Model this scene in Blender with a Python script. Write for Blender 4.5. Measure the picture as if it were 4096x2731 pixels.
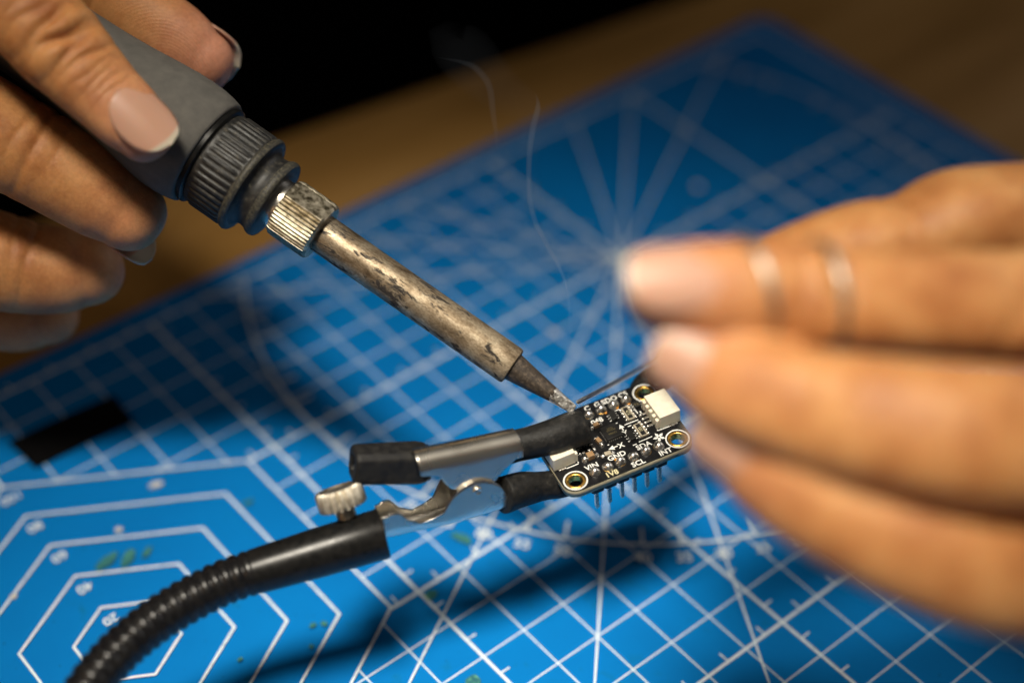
import bpy, bmesh, math, random
import numpy as np
from mathutils import Vector, Matrix

# ------------------------------------------------------------------ camera, light, exposure
sc = bpy.context.scene
for o in list(bpy.data.objects):
    bpy.data.objects.remove(o)
COL = sc.collection
CAM_C = Vector((-0.12410071, -0.16773591, 0.25725870))
CAM_X = Vector((0.76634601, -0.64205471, 0.02189833))
CAM_Y = Vector((0.42127645, 0.52797906, 0.73740373))
CAM_F = Vector((0.48501540, 0.55588116, -0.67509718))
FPX = 6701.7
cd = bpy.data.cameras.new('camera')
cam = bpy.data.objects.new('camera', cd); COL.objects.link(cam)
cam.matrix_world = Matrix(((CAM_X.x, CAM_Y.x, -CAM_F.x, CAM_C.x), (CAM_X.y, CAM_Y.y, -CAM_F.y, CAM_C.y),
                           (CAM_X.z, CAM_Y.z, -CAM_F.z, CAM_C.z), (0, 0, 0, 1)))
cd.sensor_width = 36.0; cd.sensor_fit = 'HORIZONTAL'; cd.lens = 36.0 * FPX / 4096.0
cd.clip_start = 0.01; cd.clip_end = 20.0
cd.dof.use_dof = True; cd.dof.focus_distance = 0.2990; cd.dof.aperture_fstop = 4.5
sc.camera = cam
sc.view_settings.view_transform = 'Standard'; sc.view_settings.look = 'None'
sc.view_settings.exposure = 0.0; sc.view_settings.gamma = 1.0
sc.cycles.use_denoising = True
sc.cycles.max_bounces = 7; sc.cycles.diffuse_bounces = 3; sc.cycles.glossy_bounces = 4
sc.cycles.transparent_max_bounces = 12; sc.cycles.volume_bounces = 0
sc.cycles.caustics_reflective = False; sc.cycles.caustics_refractive = False

w = bpy.data.worlds.new('World'); sc.world = w; w.use_nodes = True
w.node_tree.nodes['Background'].inputs[0].default_value = (1.0, 0.92, 0.82, 1)
w.node_tree.nodes['Background'].inputs[1].default_value = 0.058

def area_light(name, loc, target, size, power, color):
    l = bpy.data.lights.new(name, 'AREA'); l.shape = 'DISK'; l.size = size; l.energy = power; l.color = color
    o = bpy.data.objects.new(name, l); COL.objects.link(o)
    o.location = loc
    o.rotation_euler = (Vector(target) - Vector(loc)).to_track_quat('-Z', 'Y').to_euler()
    return o
def spot_light(name, loc, target, radius, power, color, angle, blend):
    l = bpy.data.lights.new(name, 'SPOT'); l.shadow_soft_size = radius; l.energy = power; l.color = color
    l.spot_size = math.radians(angle); l.spot_blend = blend
    o = bpy.data.objects.new(name, l); COL.objects.link(o); o.location = loc
    o.rotation_euler = (Vector(target) - Vector(loc)).to_track_quat('-Z', 'Y').to_euler()
    return o
# the desk lamp above the work, a weak warm room light on the left, a weak neutral fill added on the right to lift the table
spot_light('desk_lamp', (-0.165, -0.085, 0.80), (-0.016, -0.043, 0.0), 0.095, 54.0, (1.0, 0.92, 0.78), 22.4, 0.88)
area_light('room_light', (-0.80, 0.02, 0.36), (0.0, 0.07, 0.07), 0.30, 0.45, (1.0, 0.56, 0.24))
area_light('right_fill', (0.85, -0.12, 0.42), (0.22, 0.06, 0.0), 0.45, 0.95, (0.98, 0.95, 0.95))

# ------------------------------------------------------------------ helpers
MM = 0.001
rnd = random.Random(7)
def at(u, v, d):
    """world point seen at photo pixel (u, v) at distance d in front of the lens"""
    return CAM_C + (CAM_F + CAM_X * ((u - 2048.0) / FPX) - CAM_Y * ((v - 1365.5) / FPX)) * d
def on_plane(u, v, o, n):
    r = CAM_F + CAM_X * ((u - 2048.0) / FPX) - CAM_Y * ((v - 1365.5) / FPX)
    return CAM_C + r * ((o - CAM_C).dot(n) / r.dot(n))
WM = {}
def empty(name, label, cat, mtx=None, group=None):
    o = bpy.data.objects.new(name, None); COL.objects.link(o)
    m = mtx if mtx is not None else Matrix.Identity(4)
    o.matrix_basis = m; WM[o.name] = m.copy(); o.empty_display_size = 0.01
    o['label'] = label; o['category'] = cat
    if group: o['group'] = group
    return o
def link(name, me, parent=None, mtx=None, world=False):
    o = bpy.data.objects.new(name, me); COL.objects.link(o)
    m = mtx if mtx is not None else Matrix.Identity(4)
    if parent is not None:
        o.parent = parent
        if world:
            o.matrix_parent_inverse = WM[parent.name].inverted(); o.matrix_basis = m; WM[o.name] = m.copy()
        else:
            o.matrix_basis = m; WM[o.name] = WM[parent.name] @ m
    else:
        o.matrix_basis = m; WM[o.name] = m.copy()
    return o
def mesh(name, verts, faces, mat, smooth=True, angle=None):
    me = bpy.data.meshes.new(name)
    me.from_pydata([tuple(v) for v in verts], [], faces); me.update()
    if mat is not None: me.materials.append(mat)
    if smooth:
        me.polygons.foreach_set('use_smooth', [True] * len(me.polygons))
        if angle: me.set_sharp_from_angle(angle=math.radians(angle))
    return me
def obj(name, verts, faces, mat, parent=None, smooth=True, world=False, mtx=None, angle=None):
    return link(name, mesh(name, verts, faces, mat, smooth, angle), parent, mtx, world)
class MB:
    def __init__(s): s.v = []; s.f = []
    def add(s, v, f):
        n = len(s.v); s.v += [tuple(x) for x in v]; s.f += [tuple(i + n for i in q) for q in f]; return s
    def box(s, c, d, M=None):
        x, y, z = d[0] / 2, d[1] / 2, d[2] / 2
        vs = [Vector((a * x, b * y, e * z)) + Vector(c) for a in (-1, 1) for b in (-1, 1) for e in (-1, 1)]
        if M is not None: vs = [M @ q for q in vs]
        return s.add(vs, [(0, 1, 3, 2), (4, 6, 7, 5), (0, 4, 5, 1), (2, 3, 7, 6), (0, 2, 6, 4), (1, 5, 7, 3)])
    def sc(s, k=MM): s.v = [(a * k, b * k, c * k) for a, b, c in s.v]; return s
def bevel(o, width, seg=2, angle=40):
    b = o.modifiers.new('bevel', 'BEVEL'); b.width = width; b.segments = seg; b.limit_method = 'ANGLE'
    b.angle_limit = math.radians(angle); b.harden_normals = False
    return o
def lathe(prof, n=64, mod=None, cap0=True, cap1=True):
    """prof: list of (r, z). returns verts, faces"""
    v, f = [], []
    for (r, z) in prof:
        for i in range(n):
            t = 2 * math.pi * i / n
            rr = r + (mod(t, z, r) if mod else 0.0)
            v.append((rr * math.cos(t), rr * math.sin(t), z))
    for j in range(len(prof) - 1):
        for i in range(n):
            a, b = j * n + i, j * n + (i + 1) % n
            f.append((a, b, b + n, a + n))
    if cap0: f.append(tuple(reversed(range(n))))
    if cap1: f.append(tuple(range((len(prof) - 1) * n, len(prof) * n)))
    return v, f
def frame(o, z, xhint):
    z = z.normalized(); x = (xhint - z * xhint.dot(z)).normalized(); y = z.cross(x)
    return Matrix(((x.x, y.x, z.x, o.x), (x.y, y.y, z.y, o.y), (x.z, y.z, z.z, o.z), (0, 0, 0, 1)))
def catmull(P, step):
    """P: list of tuples of floats -> resampled list"""
    A = np.array(P, float); out = []
    for i in range(len(A) - 1):
        p0 = A[max(i - 1, 0)]; p1 = A[i]; p2 = A[i + 1]; p3 = A[min(i + 2, len(A) - 1)]
        if i == 0: p0 = 2 * p1 - p2
        if i == len(A) - 2: p3 = 2 * p2 - p1
        n = max(2, int(np.linalg.norm(p2[:3] - p1[:3]) / step))
        for k in range(n):
            t = k / n
            out.append(0.5 * ((2 * p1) + (p2 - p0) * t + (2 * p0 - 5 * p1 + 4 * p2 - p3) * t * t + (3 * p1 - p0 - 3 * p2 + p3) * t ** 3))
    out.append(A[-1]); return np.array(out)
def sweep(P, n=24, step=0.0008, up=None, rmod=None, cap=True, flat=1.0, round_end=False, round_start=False):
    """P: (x, y, z, r) in metres. tube along a curve; returns verts, faces, samples"""
    S = catmull(P, step)
    if round_end or round_start:
        def capring(S, sgn):
            e = S[-1] if sgn > 0 else S[0]; q = S[-2] if sgn > 0 else S[1]
            T = (e[:3] - q[:3]); T /= np.linalg.norm(T); ex = []
            for k in range(1, 9):
                a = k / 8 * math.pi / 2
                ex.append(np.r_[e[:3] + T * e[3] * math.sin(a), max(e[3] * math.cos(a), 1e-6)])
            return np.array(ex)
        if round_end: S = np.vstack([S, capring(S, 1)])
        if round_start: S = np.vstack([capring(S, -1)[::-1], S])
    v, f = [], []
    X = Vector(up) if up is not None else Vector((0, 0, 1))
    for j, s in enumerate(S):
        a = Vector(S[max(j - 1, 0)][:3]); b = Vector(S[min(j + 1, len(S) - 1)][:3]); T = (b - a).normalized()
        N = (X - T * X.dot(T)).normalized(); B = T.cross(N); X = N if up is None else Vector(up)
        r = s[3]
        for i in range(n):
            t = 2 * math.pi * i / n
            rr = r + (rmod(j, t, r) if rmod else 0)
            v.append(Vector(s[:3]) + (N * math.cos(t) * flat + B * math.sin(t)) * rr)
    for j in range(len(S) - 1):
        for i in range(n):
            a, b = j * n + i, j * n + (i + 1) % n
            f.append((a, b, b + n, a + n))
    if cap:
        f.append(tuple(reversed(range(n)))); f.append(tuple(range((len(S) - 1) * n, len(S) * n)))
    return v, f, S

# ------------------------------------------------------------------ materials
def nodes(m):
    m.use_nodes = True; nt = m.node_tree; return nt, nt.nodes['Principled BSDF']
def N(nt, t, **kw):
    n = nt.nodes.new(t)
    for k, v in kw.items():
        if k in ('operation', 'blend_type', 'data_type', 'feature', 'attribute_name', 'wave_type', 'bands_direction', 'noise_dimensions', 'distance', 'use_clamp', 'clamp'): setattr(n, k, v)
        else: n.inputs[k].default_value = v
    return n
def simple(name, col, rough=0.5, metal=0.0, **kw):
    m = bpy.data.materials.new(name); nt, b = nodes(m)
    b.inputs['Base Color'].default_value = (*col, 1); b.inputs['Roughness'].default_value = rough; b.inputs['Metallic'].default_value = metal
    for k, v in kw.items(): b.inputs[k.replace('_', ' ')].default_value = v
    return m
def ramp(nt, fac, stops):
    r = nt.nodes.new('ShaderNodeValToRGB'); nt.links.new(fac, r.inputs[0]); e = r.color_ramp.elements
    while len(e) < len(stops): e.new(0.5)
    for q, (p, c) in zip(e, stops): q.position = p; q.color = (*c, 1) if len(c) == 3 else c
    return r
def coords(nt, scale=1000.0, stretch=(1, 1, 1)):
    tc = nt.nodes.new('ShaderNodeTexCoord'); mp = nt.nodes.new('ShaderNodeMapping')
    mp.inputs['Scale'].default_value = tuple(scale * s for s in stretch)
    nt.links.new(tc.outputs['Object'], mp.inputs[0]); return mp.outputs[0]
def noise(nt, vec, scale, detail=4, rough=0.55, dist=0.0):
    n = N(nt, 'ShaderNodeTexNoise', Scale=scale, Detail=detail, Roughness=rough, Distortion=dist)
    nt.links.new(vec, n.inputs['Vector']); return n.outputs['Fac']
def bump(nt, b, height, strength, dist):
    n = N(nt, 'ShaderNodeBump', Strength=strength); n.inputs['Distance'].default_value = dist
    nt.links.new(height, n.inputs['Height']); nt.links.new(n.outputs[0], b.inputs['Normal']); return n
def varied(name, stops, nscale, rough=(0.4, 0.6), metal=0.0, bstr=0.0, bscale=None, bdist=0.0001, stretch=(1, 1, 1), detail=5, **kw):
    m = bpy.data.materials.new(name); nt, b = nodes(m); vec = coords(nt, 1000.0, stretch)
    n = noise(nt, vec, nscale, detail)
    r = ramp(nt, n, stops); nt.links.new(r.outputs[0], b.inputs['Base Color'])
    mr = N(nt, 'ShaderNodeMapRange'); mr.inputs[3].default_value = rough[0]; mr.inputs[4].default_value = rough[1]
    mr.inputs[1].default_value = 0.3; mr.inputs[2].default_value = 0.7
    nt.links.new(n, mr.inputs[0]); nt.links.new(mr.outputs[0], b.inputs['Roughness'])
    b.inputs['Metallic'].default_value = metal
    if bstr:
        n2 = noise(nt, vec, bscale or nscale * 4, 6, 0.65); bump(nt, b, n2, bstr, bdist)
    for k, v in kw.items(): b.inputs[k.replace('_', ' ')].default_value = v
    return m

M = {}
# cutting mat: blue self healing vinyl, faint stains and grain
def mat_blue():
    m = bpy.data.materials.new('mat_vinyl'); nt, b = nodes(m); vec = coords(nt, 1000.0)
    n1 = noise(nt, vec, 0.03, 4); r1 = ramp(nt, n1, [(0.3, (0.0, 0.136, 0.42)), (0.7, (0.0, 0.163, 0.48))])
    n2 = noise(nt, vec, 0.16, 5, 0.6, 0.6); r2 = ramp(nt, n2, [(0.62, (0, 0, 0)), (0.78, (0.7, 0.7, 0.7))])
    mx = N(nt, 'ShaderNodeMix', data_type='RGBA'); nt.links.new(r2.outputs[0], mx.inputs[0]); nt.links.new(r1.outputs[0], mx.inputs[6])
    mx.inputs[7].default_value = (0.004, 0.12, 0.20, 1)
    n4 = noise(nt, vec, 0.9, 3, 0.5); r4 = ramp(nt, n4, [(0.69, (0, 0, 0)), (0.76, (0.8, 0.8, 0.8))])
    mx2 = N(nt, 'ShaderNodeMix', data_type='RGBA'); nt.links.new(r4.outputs[0], mx2.inputs[0]); nt.links.new(mx.outputs[2], mx2.inputs[6])
    mx2.inputs[7].default_value = (0.006, 0.07, 0.14, 1)
    nt.links.new(mx2.outputs[2], b.inputs['Base Color']); b.inputs['Roughness'].default_value = 0.65; b.inputs['Specular IOR Level'].default_value = 0.08
    n3 = noise(nt, vec, 3.0, 3); bump(nt, b, n3, 0.25, 0.0001)
    return m
M['mat'] = mat_blue()
M['mat_green'] = varied('mat_green_core', [(0.38, (0.008, 0.10, 0.13)), (0.55, (0.02, 0.15, 0.14)), (0.72, (0.10, 0.32, 0.22))], 1.3, (0.5, 0.7))
M['print'] = varied('white_print', [(0.30, (0.46, 0.55, 0.62)), (0.45, (0.66, 0.74, 0.80)), (0.8, (0.72, 0.79, 0.84))], 0.8, (0.5, 0.65))
M['wood'] = varied('brown_wood', [(0.25, (0.26, 0.130, 0.030)), (0.5, (0.40, 0.205, 0.050)), (0.8, (0.48, 0.26, 0.075))], 0.05, (0.4, 0.6), stretch=(0.18, 1.0, 1.0), detail=8, bstr=0.2, bscale=0.8)
M['tape'] = varied('black_tape', [(0.4, (0.003, 0.003, 0.0035)), (0.7, (0.006, 0.006, 0.006))], 0.8, (0.85, 0.95), Specular_IOR_Level=0.05)
M['crumb'] = varied('pale_crumb', [(0.3, (0.45, 0.40, 0.33)), (0.7, (0.72, 0.70, 0.66))], 3.0)
M['pcb_edge'] = varied('board_edge', [(0.35, (0.20, 0.18, 0.12)), (0.7, (0.40, 0.36, 0.25))], 2.0, (0.5, 0.7), stretch=(0.4, 0.4, 3.0))
M['soldermask'] = varied('black_soldermask', [(0.4, (0.006, 0.006, 0.007)), (0.7, (0.010, 0.010, 0.011))], 1.2, (0.34, 0.48), bstr=0.15, bscale=3.0, bdist=0.00005, Specular_IOR_Level=0.2)
M['silk'] = varied('white_silkscreen', [(0.3, (0.62, 0.62, 0.58)), (0.7, (0.82, 0.82, 0.80))], 4.0, (0.5, 0.7))
M['silk_tan'] = simple('flux_stained_silkscreen', (0.62, 0.56, 0.34), 0.5)
M['gold'] = varied('gold_plating', [(0.3, (0.62, 0.32, 0.06)), (0.7, (0.86, 0.55, 0.15))], 2.0, (0.22, 0.4), metal=1.0)
M['solder'] = varied('solder', [(0.3, (0.62, 0.60, 0.57)), (0.7, (0.88, 0.87, 0.84))], 3.0, (0.22, 0.42), metal=1.0, bstr=0.3, bscale=4.0, bdist=0.0001)
M['flux'] = simple('amber_flux', (0.55, 0.22, 0.02), 0.12)
M['chip'] = varied('black_epoxy', [(0.4, (0.008, 0.008, 0.008)), (0.7, (0.016, 0.015, 0.014))], 6.0, (0.35, 0.5), bstr=0.2, bscale=12.0, bdist=0.00003)
M['chip_print'] = simple('chip_marking', (0.16, 0.13, 0.06), 0.5)
M['nylon'] = varied('ivory_nylon', [(0.3, (0.74, 0.68, 0.54)), (0.7, (0.84, 0.78, 0.64))], 1.0, (0.4, 0.5), Subsurface_Weight=0.15, Subsurface_Scale=0.0005)
M['ceramic'] = varied('tan_ceramic', [(0.3, (0.22, 0.13, 0.06)), (0.7, (0.36, 0.22, 0.11))], 3.0, (0.3, 0.5))
M['ceramic_pale'] = varied('pale_ceramic', [(0.3, (0.30, 0.26, 0.19)), (0.7, (0.50, 0.44, 0.34))], 3.0, (0.4, 0.6))
M['tin'] = varied('tinned_metal', [(0.3, (0.58, 0.55, 0.50)), (0.7, (0.80, 0.78, 0.74))], 4.0, (0.15, 0.35), metal=1.0)
M['header'] = simple('black_header_plastic', (0.008, 0.009, 0.012), 0.45)
M['pin'] = varied('pin_metal', [(0.3, (0.60, 0.60, 0.56)), (0.7, (0.78, 0.77, 0.72))], 2.0, (0.2, 0.35), metal=1.0)
M['rubber'] = varied('black_heat_shrink', [(0.40, (0.010, 0.010, 0.010)), (0.62, (0.018, 0.017, 0.016)), (0.80, (0.055, 0.050, 0.042))], 0.9, (0.40, 0.62), bstr=0.5, bscale=1.5, bdist=0.0003, Specular_IOR_Level=0.22)
M['grip_rubber'] = varied('black_grip_rubber', [(0.4, (0.010, 0.010, 0.011)), (0.8, (0.026, 0.025, 0.023))], 0.7, (0.45, 0.65), bstr=0.3, bscale=2.0, bdist=0.0002, Specular_IOR_Level=0.22)
M['socket'] = varied('black_anodised_tube', [(0.4, (0.006, 0.006, 0.006)), (0.8, (0.013, 0.012, 0.011))], 0.8, (0.26, 0.36), bstr=0.06, bscale=3.0, bdist=0.0001, Specular_IOR_Level=0.28)
M['neck'] = varied('black_gooseneck', [(0.4, (0.006, 0.006, 0.007)), (0.8, (0.014, 0.013, 0.012))], 0.6, (0.22, 0.32), Specular_IOR_Level=0.32)
M['nickel'] = varied('nickel_plated_steel', [(0.30, (0.80, 0.75, 0.66)), (0.7, (0.86, 0.82, 0.75))], 0.10, (0.24, 0.31), metal=1.0, detail=2)
M['knob'] = varied('knurled_nickel', [(0.35, (0.42, 0.38, 0.31)), (0.7, (0.60, 0.56, 0.48))], 0.8, (0.38, 0.5), metal=1.0)
M['wire'] = varied('solder_wire', [(0.3, (0.42, 0.41, 0.40)), (0.7, (0.62, 0.61, 0.59))], 1.0, (0.3, 0.4), metal=1.0)
M['silver'] = varied('silver_ring', [(0.3, (0.36, 0.31, 0.26)), (0.7, (0.44, 0.39, 0.33))], 1.0, (0.42, 0.5), metal=1.0)

# soldering iron finishes
def barrel_mat():
    m = bpy.data.materials.new('heat_stained_steel'); nt, b = nodes(m); vec = coords(nt, 1000.0, (1, 1, 0.55)); v2 = coords(nt, 1000.0, (1, 1, 0.35))
    n1 = noise(nt, vec, 0.30, 6, 0.62, 0.4)
    r1 = ramp(nt, n1, [(0.30, (0.14, 0.100, 0.062)), (0.46, (0.35, 0.275, 0.185)), (0.60, (0.52, 0.44, 0.32)), (0.8, (0.33, 0.25, 0.155))])
    n2 = noise(nt, v2, 0.42, 8, 0.72, 0.5); r2 = ramp(nt, n2, [(0.525, (0, 0, 0)), (0.58, (1, 1, 1))])
    mx = N(nt, 'ShaderNodeMix', data_type='RGBA'); nt.links.new(r2.outputs[0], mx.inputs[0]); nt.links.new(r1.outputs[0], mx.inputs[6]); mx.inputs[7].default_value = (0.045, 0.038, 0.034, 1)
    n5 = noise(nt, vec, 3.2, 5, 0.7); r5 = ramp(nt, n5, [(0.38, (0.45, 0.40, 0.35)), (0.62, (1, 1, 1))])
    mm = N(nt, 'ShaderNodeMix', data_type='RGBA', blend_type='MULTIPLY'); mm.inputs[0].default_value = 0.75
    nt.links.new(mx.outputs[2], mm.inputs[6]); nt.links.new(r5.outputs[0], mm.inputs[7])
    # the sleeve is browner and duller towards the tip end, cleaner by the nut
    tc = nt.nodes.new('ShaderNodeTexCoord'); sp = nt.nodes.new('ShaderNodeSeparateXYZ'); nt.links.new(tc.outputs['Object'], sp.inputs[0])
    mr = N(nt, 'ShaderNodeMapRange'); mr.inputs[1].default_value = 0.016; mr.inputs[2].default_value = 0.056; mr.inputs[3].default_value = 0.68; mr.inputs[4].default_value = 0.42
    nt.links.new(sp.outputs[2], mr.inputs[0])
    ad = N(nt, 'ShaderNodeMath', operation='MULTIPLY_ADD'); nt.links.new(r2.outputs[0], ad.inputs[0]); ad.inputs[1].default_value = 0.3; nt.links.new(mr.outputs[0], ad.inputs[2])
    nt.links.new(ad.outputs[0], b.inputs['Roughness'])
    mt = N(nt, 'ShaderNodeMapRange'); mt.inputs[3].default_value = 0.80; mt.inputs[4].default_value = 0.25; nt.links.new(r2.outputs[0], mt.inputs[0]); nt.links.new(mt.outputs[0], b.inputs['Metallic'])
    nt.links.new(mm.outputs[2], b.inputs['Base Color'])
    bump(nt, b, n5, 0.25, 0.0001); return m
M['barrel'] = barrel_mat()
M['tip_black'] = varied('burnt_iron_tip', [(0.3, (0.030, 0.024, 0.020)), (0.55, (0.075, 0.058, 0.044)), (0.75, (0.17, 0.13, 0.095))], 1.6, (0.4, 0.65), metal=0.4, bstr=0.7, bscale=3.0, bdist=0.00015)
M['tip_tin'] = varied('tinned_tip', [(0.34, (0.45, 0.36, 0.24)), (0.46, (0.76, 0.73, 0.68)), (0.75, (0.92, 0.91, 0.88))], 1.2, (0.25, 0.5), metal=1.0, bstr=0.8, bscale=1.6, bdist=0.0002)
M['nut'] = varied('worn_nickel_nut', [(0.34, (0.16, 0.135, 0.085)), (0.5, (0.42, 0.37, 0.27)), (0.72, (0.66, 0.60, 0.48))], 0.9, (0.36, 0.55), metal=1.0, bstr=0.25, bscale=5.0, bdist=0.0001)
M['collar'] = varied('dusty_black_plastic', [(0.42, (0.012, 0.012, 0.012)), (0.60, (0.028, 0.026, 0.022)), (0.76, (0.12, 0.105, 0.075))], 1.0, (0.42, 0.6), detail=8, bstr=0.2, bscale=4.0, bdist=0.0001)
M['collar_worn'] = varied('worn_plastic_rim', [(0.38, (0.020, 0.019, 0.016)), (0.55, (0.055, 0.050, 0.036)), (0.75, (0.14, 0.125, 0.085))], 2.2, (0.5, 0.7), detail=8)
M['foam'] = varied('grey_foam_grip', [(0.3, (0.088, 0.083, 0.074)), (0.5, (0.108, 0.101, 0.090)), (0.72, (0.130, 0.121, 0.107))], 0.5, (0.8, 0.92), bstr=0.35, bscale=6.0, bdist=0.00015)

def skin_mat():
    m = bpy.data.materials.new('skin'); nt, b = nodes(m); vec = coords(nt, 1000.0)
    n1 = noise(nt, vec, 0.13, 5, 0.6)
    r1 = ramp(nt, n1, [(0.30, (0.36, 0.130, 0.040)), (0.5, (0.505, 0.222, 0.076)), (0.72, (0.61, 0.305, 0.115))])
    at_ = N(nt, 'ShaderNodeAttribute', attribute_name='blush')
    mx = N(nt, 'ShaderNodeMix', data_type='RGBA'); nt.links.new(at_.outputs['Fac'], mx.inputs[0]); nt.links.new(r1.outputs[0], mx.inputs[6])
    mx.inputs[7].default_value = (0.60, 0.265, 0.165, 1)
    n3 = noise(nt, vec, 1.4, 4, 0.6); r3 = ramp(nt, n3, [(0.35, (0.86, 0.84, 0.82)), (0.65, (1.06, 1.06, 1.06))])
    mm = N(nt, 'ShaderNodeMix', data_type='RGBA', blend_type='MULTIPLY'); mm.inputs[0].default_value = 0.8
    nt.links.new(mx.outputs[2], mm.inputs[6]); nt.links.new(r3.outputs[0], mm.inputs[7])
    nt.links.new(mm.outputs[2], b.inputs['Base Color'])
    b.inputs['Roughness'].default_value = 0.50; b.inputs['Specular IOR Level'].default_value = 0.33
    b.inputs['Subsurface Weight'].default_value = 0.22; b.inputs['Subsurface Radius'].default_value = (1.0, 0.38, 0.2); b.inputs['Subsurface Scale'].default_value = 0.0022
    vo = N(nt, 'ShaderNodeTexVoronoi', Scale=1.5, feature='DISTANCE_TO_EDGE'); nt.links.new(vec, vo.inputs['Vector'])
    vr = N(nt, 'ShaderNodeMapRange'); vr.inputs[1].default_value = 0.0; vr.inputs[2].default_value = 0.12; nt.links.new(vo.outputs['Distance'], vr.inputs[0])
    # finger print ridges where the attribute carries a phase
    ph = N(nt, 'ShaderNodeAttribute', attribute_name='ridge'); mk = N(nt, 'ShaderNodeAttribute', attribute_name='ridge_mask')
    s1 = N(nt, 'ShaderNodeMath', operation='SINE'); nt.links.new(ph.outputs['Fac'], s1.inputs[0])
    s2 = N(nt, 'ShaderNodeMath', operation='MULTIPLY'); nt.links.new(s1.outputs[0], s2.inputs[0]); nt.links.new(mk.outputs['Fac'], s2.inputs[1])
    s3 = N(nt, 'ShaderNodeMath', operation='MULTIPLY_ADD'); nt.links.new(s2.outputs[0], s3.inputs[0]); s3.inputs[1].default_value = 0.22; 
    nf = noise(nt, vec, 0.8, 5, 0.65)
    s4 = N(nt, 'ShaderNodeMath', operation='MULTIPLY_ADD'); nt.links.new(vr.outputs[0], s4.inputs[0]); s4.inputs[1].default_value = 0.35; nt.links.new(nf, s4.inputs[2])
    nt.links.new(s4.outputs[0], s3.inputs[2]); bump(nt, b, s3.outputs[0], 0.35, 0.00016)
    return m
M['skin'] = skin_mat()
def nail_mat(name, bed, tip):
    m = bpy.data.materials.new(name); nt, b = nodes(m)
    a = N(nt, 'ShaderNodeAttribute', attribute_name='free_edge')
    r = ramp(nt, a.outputs['Fac'], [(0.0, bed), (0.45, bed), (0.62, tip)])
    nt.links.new(r.outputs[0], b.inputs['Base Color']); b.inputs['Roughness'].default_value = 0.42
    b.inputs['Subsurface Weight'].default_value = 0.15; b.inputs['Subsurface Scale'].default_value = 0.001
    vec = coords(nt, 1000.0); n = noise(nt, vec, 1.2, 3); bump(nt, b, n, 0.1, 0.0001)
    tr = nt.nodes.new('ShaderNodeBsdfTranslucent'); nt.links.new(r.outputs[0], tr.inputs[0]); ms = nt.nodes.new('ShaderNodeMixShader'); ms.inputs[0].default_value = 0.22
    out = nt.nodes['Material Output']; nt.links.new(b.outputs[0], ms.inputs[1]); nt.links.new(tr.outputs[0], ms.inputs[2]); nt.links.new(ms.outputs[0], out.inputs['Surface'])
    return m
M['nail'] = nail_mat('finger_nail', (0.63, 0.355, 0.245), (0.68, 0.58, 0.45))

# ------------------------------------------------------------------ setting: table
tb = MB(); tb.add([(-0.9, -0.9, -0.003), (0.9, -0.9, -0.003), (0.9, 0.055, -0.003), (0.1816, 0.1325, -0.003), (0.0876, 0.1441, -0.003), (-0.9, 0.265, -0.003),
                   (-0.9, -0.9, -0.028), (0.9, -0.9, -0.028), (0.9, 0.055, -0.028), (0.1816, 0.1325, -0.028), (0.0876, 0.1441, -0.028), (-0.9, 0.265, -0.028)],
                  [(0, 1, 2, 3, 4, 5), (11, 10, 9, 8, 7, 6)] + [(i, i + 6, (i + 1) % 6 + 6, (i + 1) % 6) for i in range(6)])
t = obj('table_top', tb.v, tb.f, M['wood'], None, smooth=False); t['kind'] = 'structure'
bevel(t, 0.002, 3)

M['cloth'] = varied('black_cloth', [(0.4, (0.0012, 0.0012, 0.0014)), (0.7, (0.002, 0.002, 0.0022))], 0.05, (0.9, 1.0), Specular_IOR_Level=0.0)
# dark sheet added for the person's clothes behind the table, keeps the background black
bd = MB(); nx_, nz_ = 40, 14; ex = Vector((0.9927, -0.1206, 0)); ey = Vector((0.1206, 0.9927, 0))
for j in range(nz_):
    for i in range(nx_):
        u_ = -0.75 + 1.5 * i / (nx_ - 1); q = j / (nz_ - 1); dep = 0.03 + 0.10 * math.sin(q * math.pi / 2) + 0.02 * math.sin(u_ * 23 + 4 * q) + 0.25 * u_ * u_
        bd.v.append(tuple(Vector((0.135, 0.138, 0)) + ex * u_ + ey * dep + Vector((0, 0, -0.45 + 0.95 * q))))
for j in range(nz_ - 1):
    for i in range(nx_ - 1): a = j * nx_ + i; bd.f.append((a, a + 1, a + nx_ + 1, a + nx_))
o = obj('dark_backdrop', bd.v, bd.f, M['cloth'], None); o['kind'] = 'structure'

# ------------------------------------------------------------------ cutting mat and its print
MAT_X0, MAT_X1, MAT_Y0, MAT_Y1 = -0.208, 0.2085, -0.210, 0.1065
mroot = empty('cutting_mat', 'blue cutting mat with white printed grid, angle rays and hexagons lying on the brown table', 'cutting mat', Matrix.Translation((0, 0, -0.003)))
bm = bmesh.new()
R_ = 0.006; pts = []
for cx, cy, a0 in ((MAT_X1 - R_, MAT_Y1 - R_, 0), (MAT_X0 + R_, MAT_Y1 - R_, 90), (MAT_X0 + R_, MAT_Y0 + R_, 180), (MAT_X1 - R_, MAT_Y0 + R_, 270)):
    for k in range(9):
        a = math.radians(a0 + k * 90 / 8); pts.append((cx + R_ * math.cos(a), cy + R_ * math.sin(a)))
n = len(pts)
o = obj('vinyl_sheet', [(x, y, 0.0) for x, y in pts] + [(x, y, -0.003) for x, y in pts],
        [tuple(range(n)), tuple(reversed(range(n, 2 * n)))] + [(i, i + n, (i + 1) % n + n, (i + 1) % n) for i in range(n)], M['mat'], mroot, smooth=False, world=True)
bevel(o, 0.0004, 2)
ZC = [0.00002]
def zn(): ZC[0] += 0.0000012; return ZC[0]
HEX_C = (-5.0, -2.5)
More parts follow.
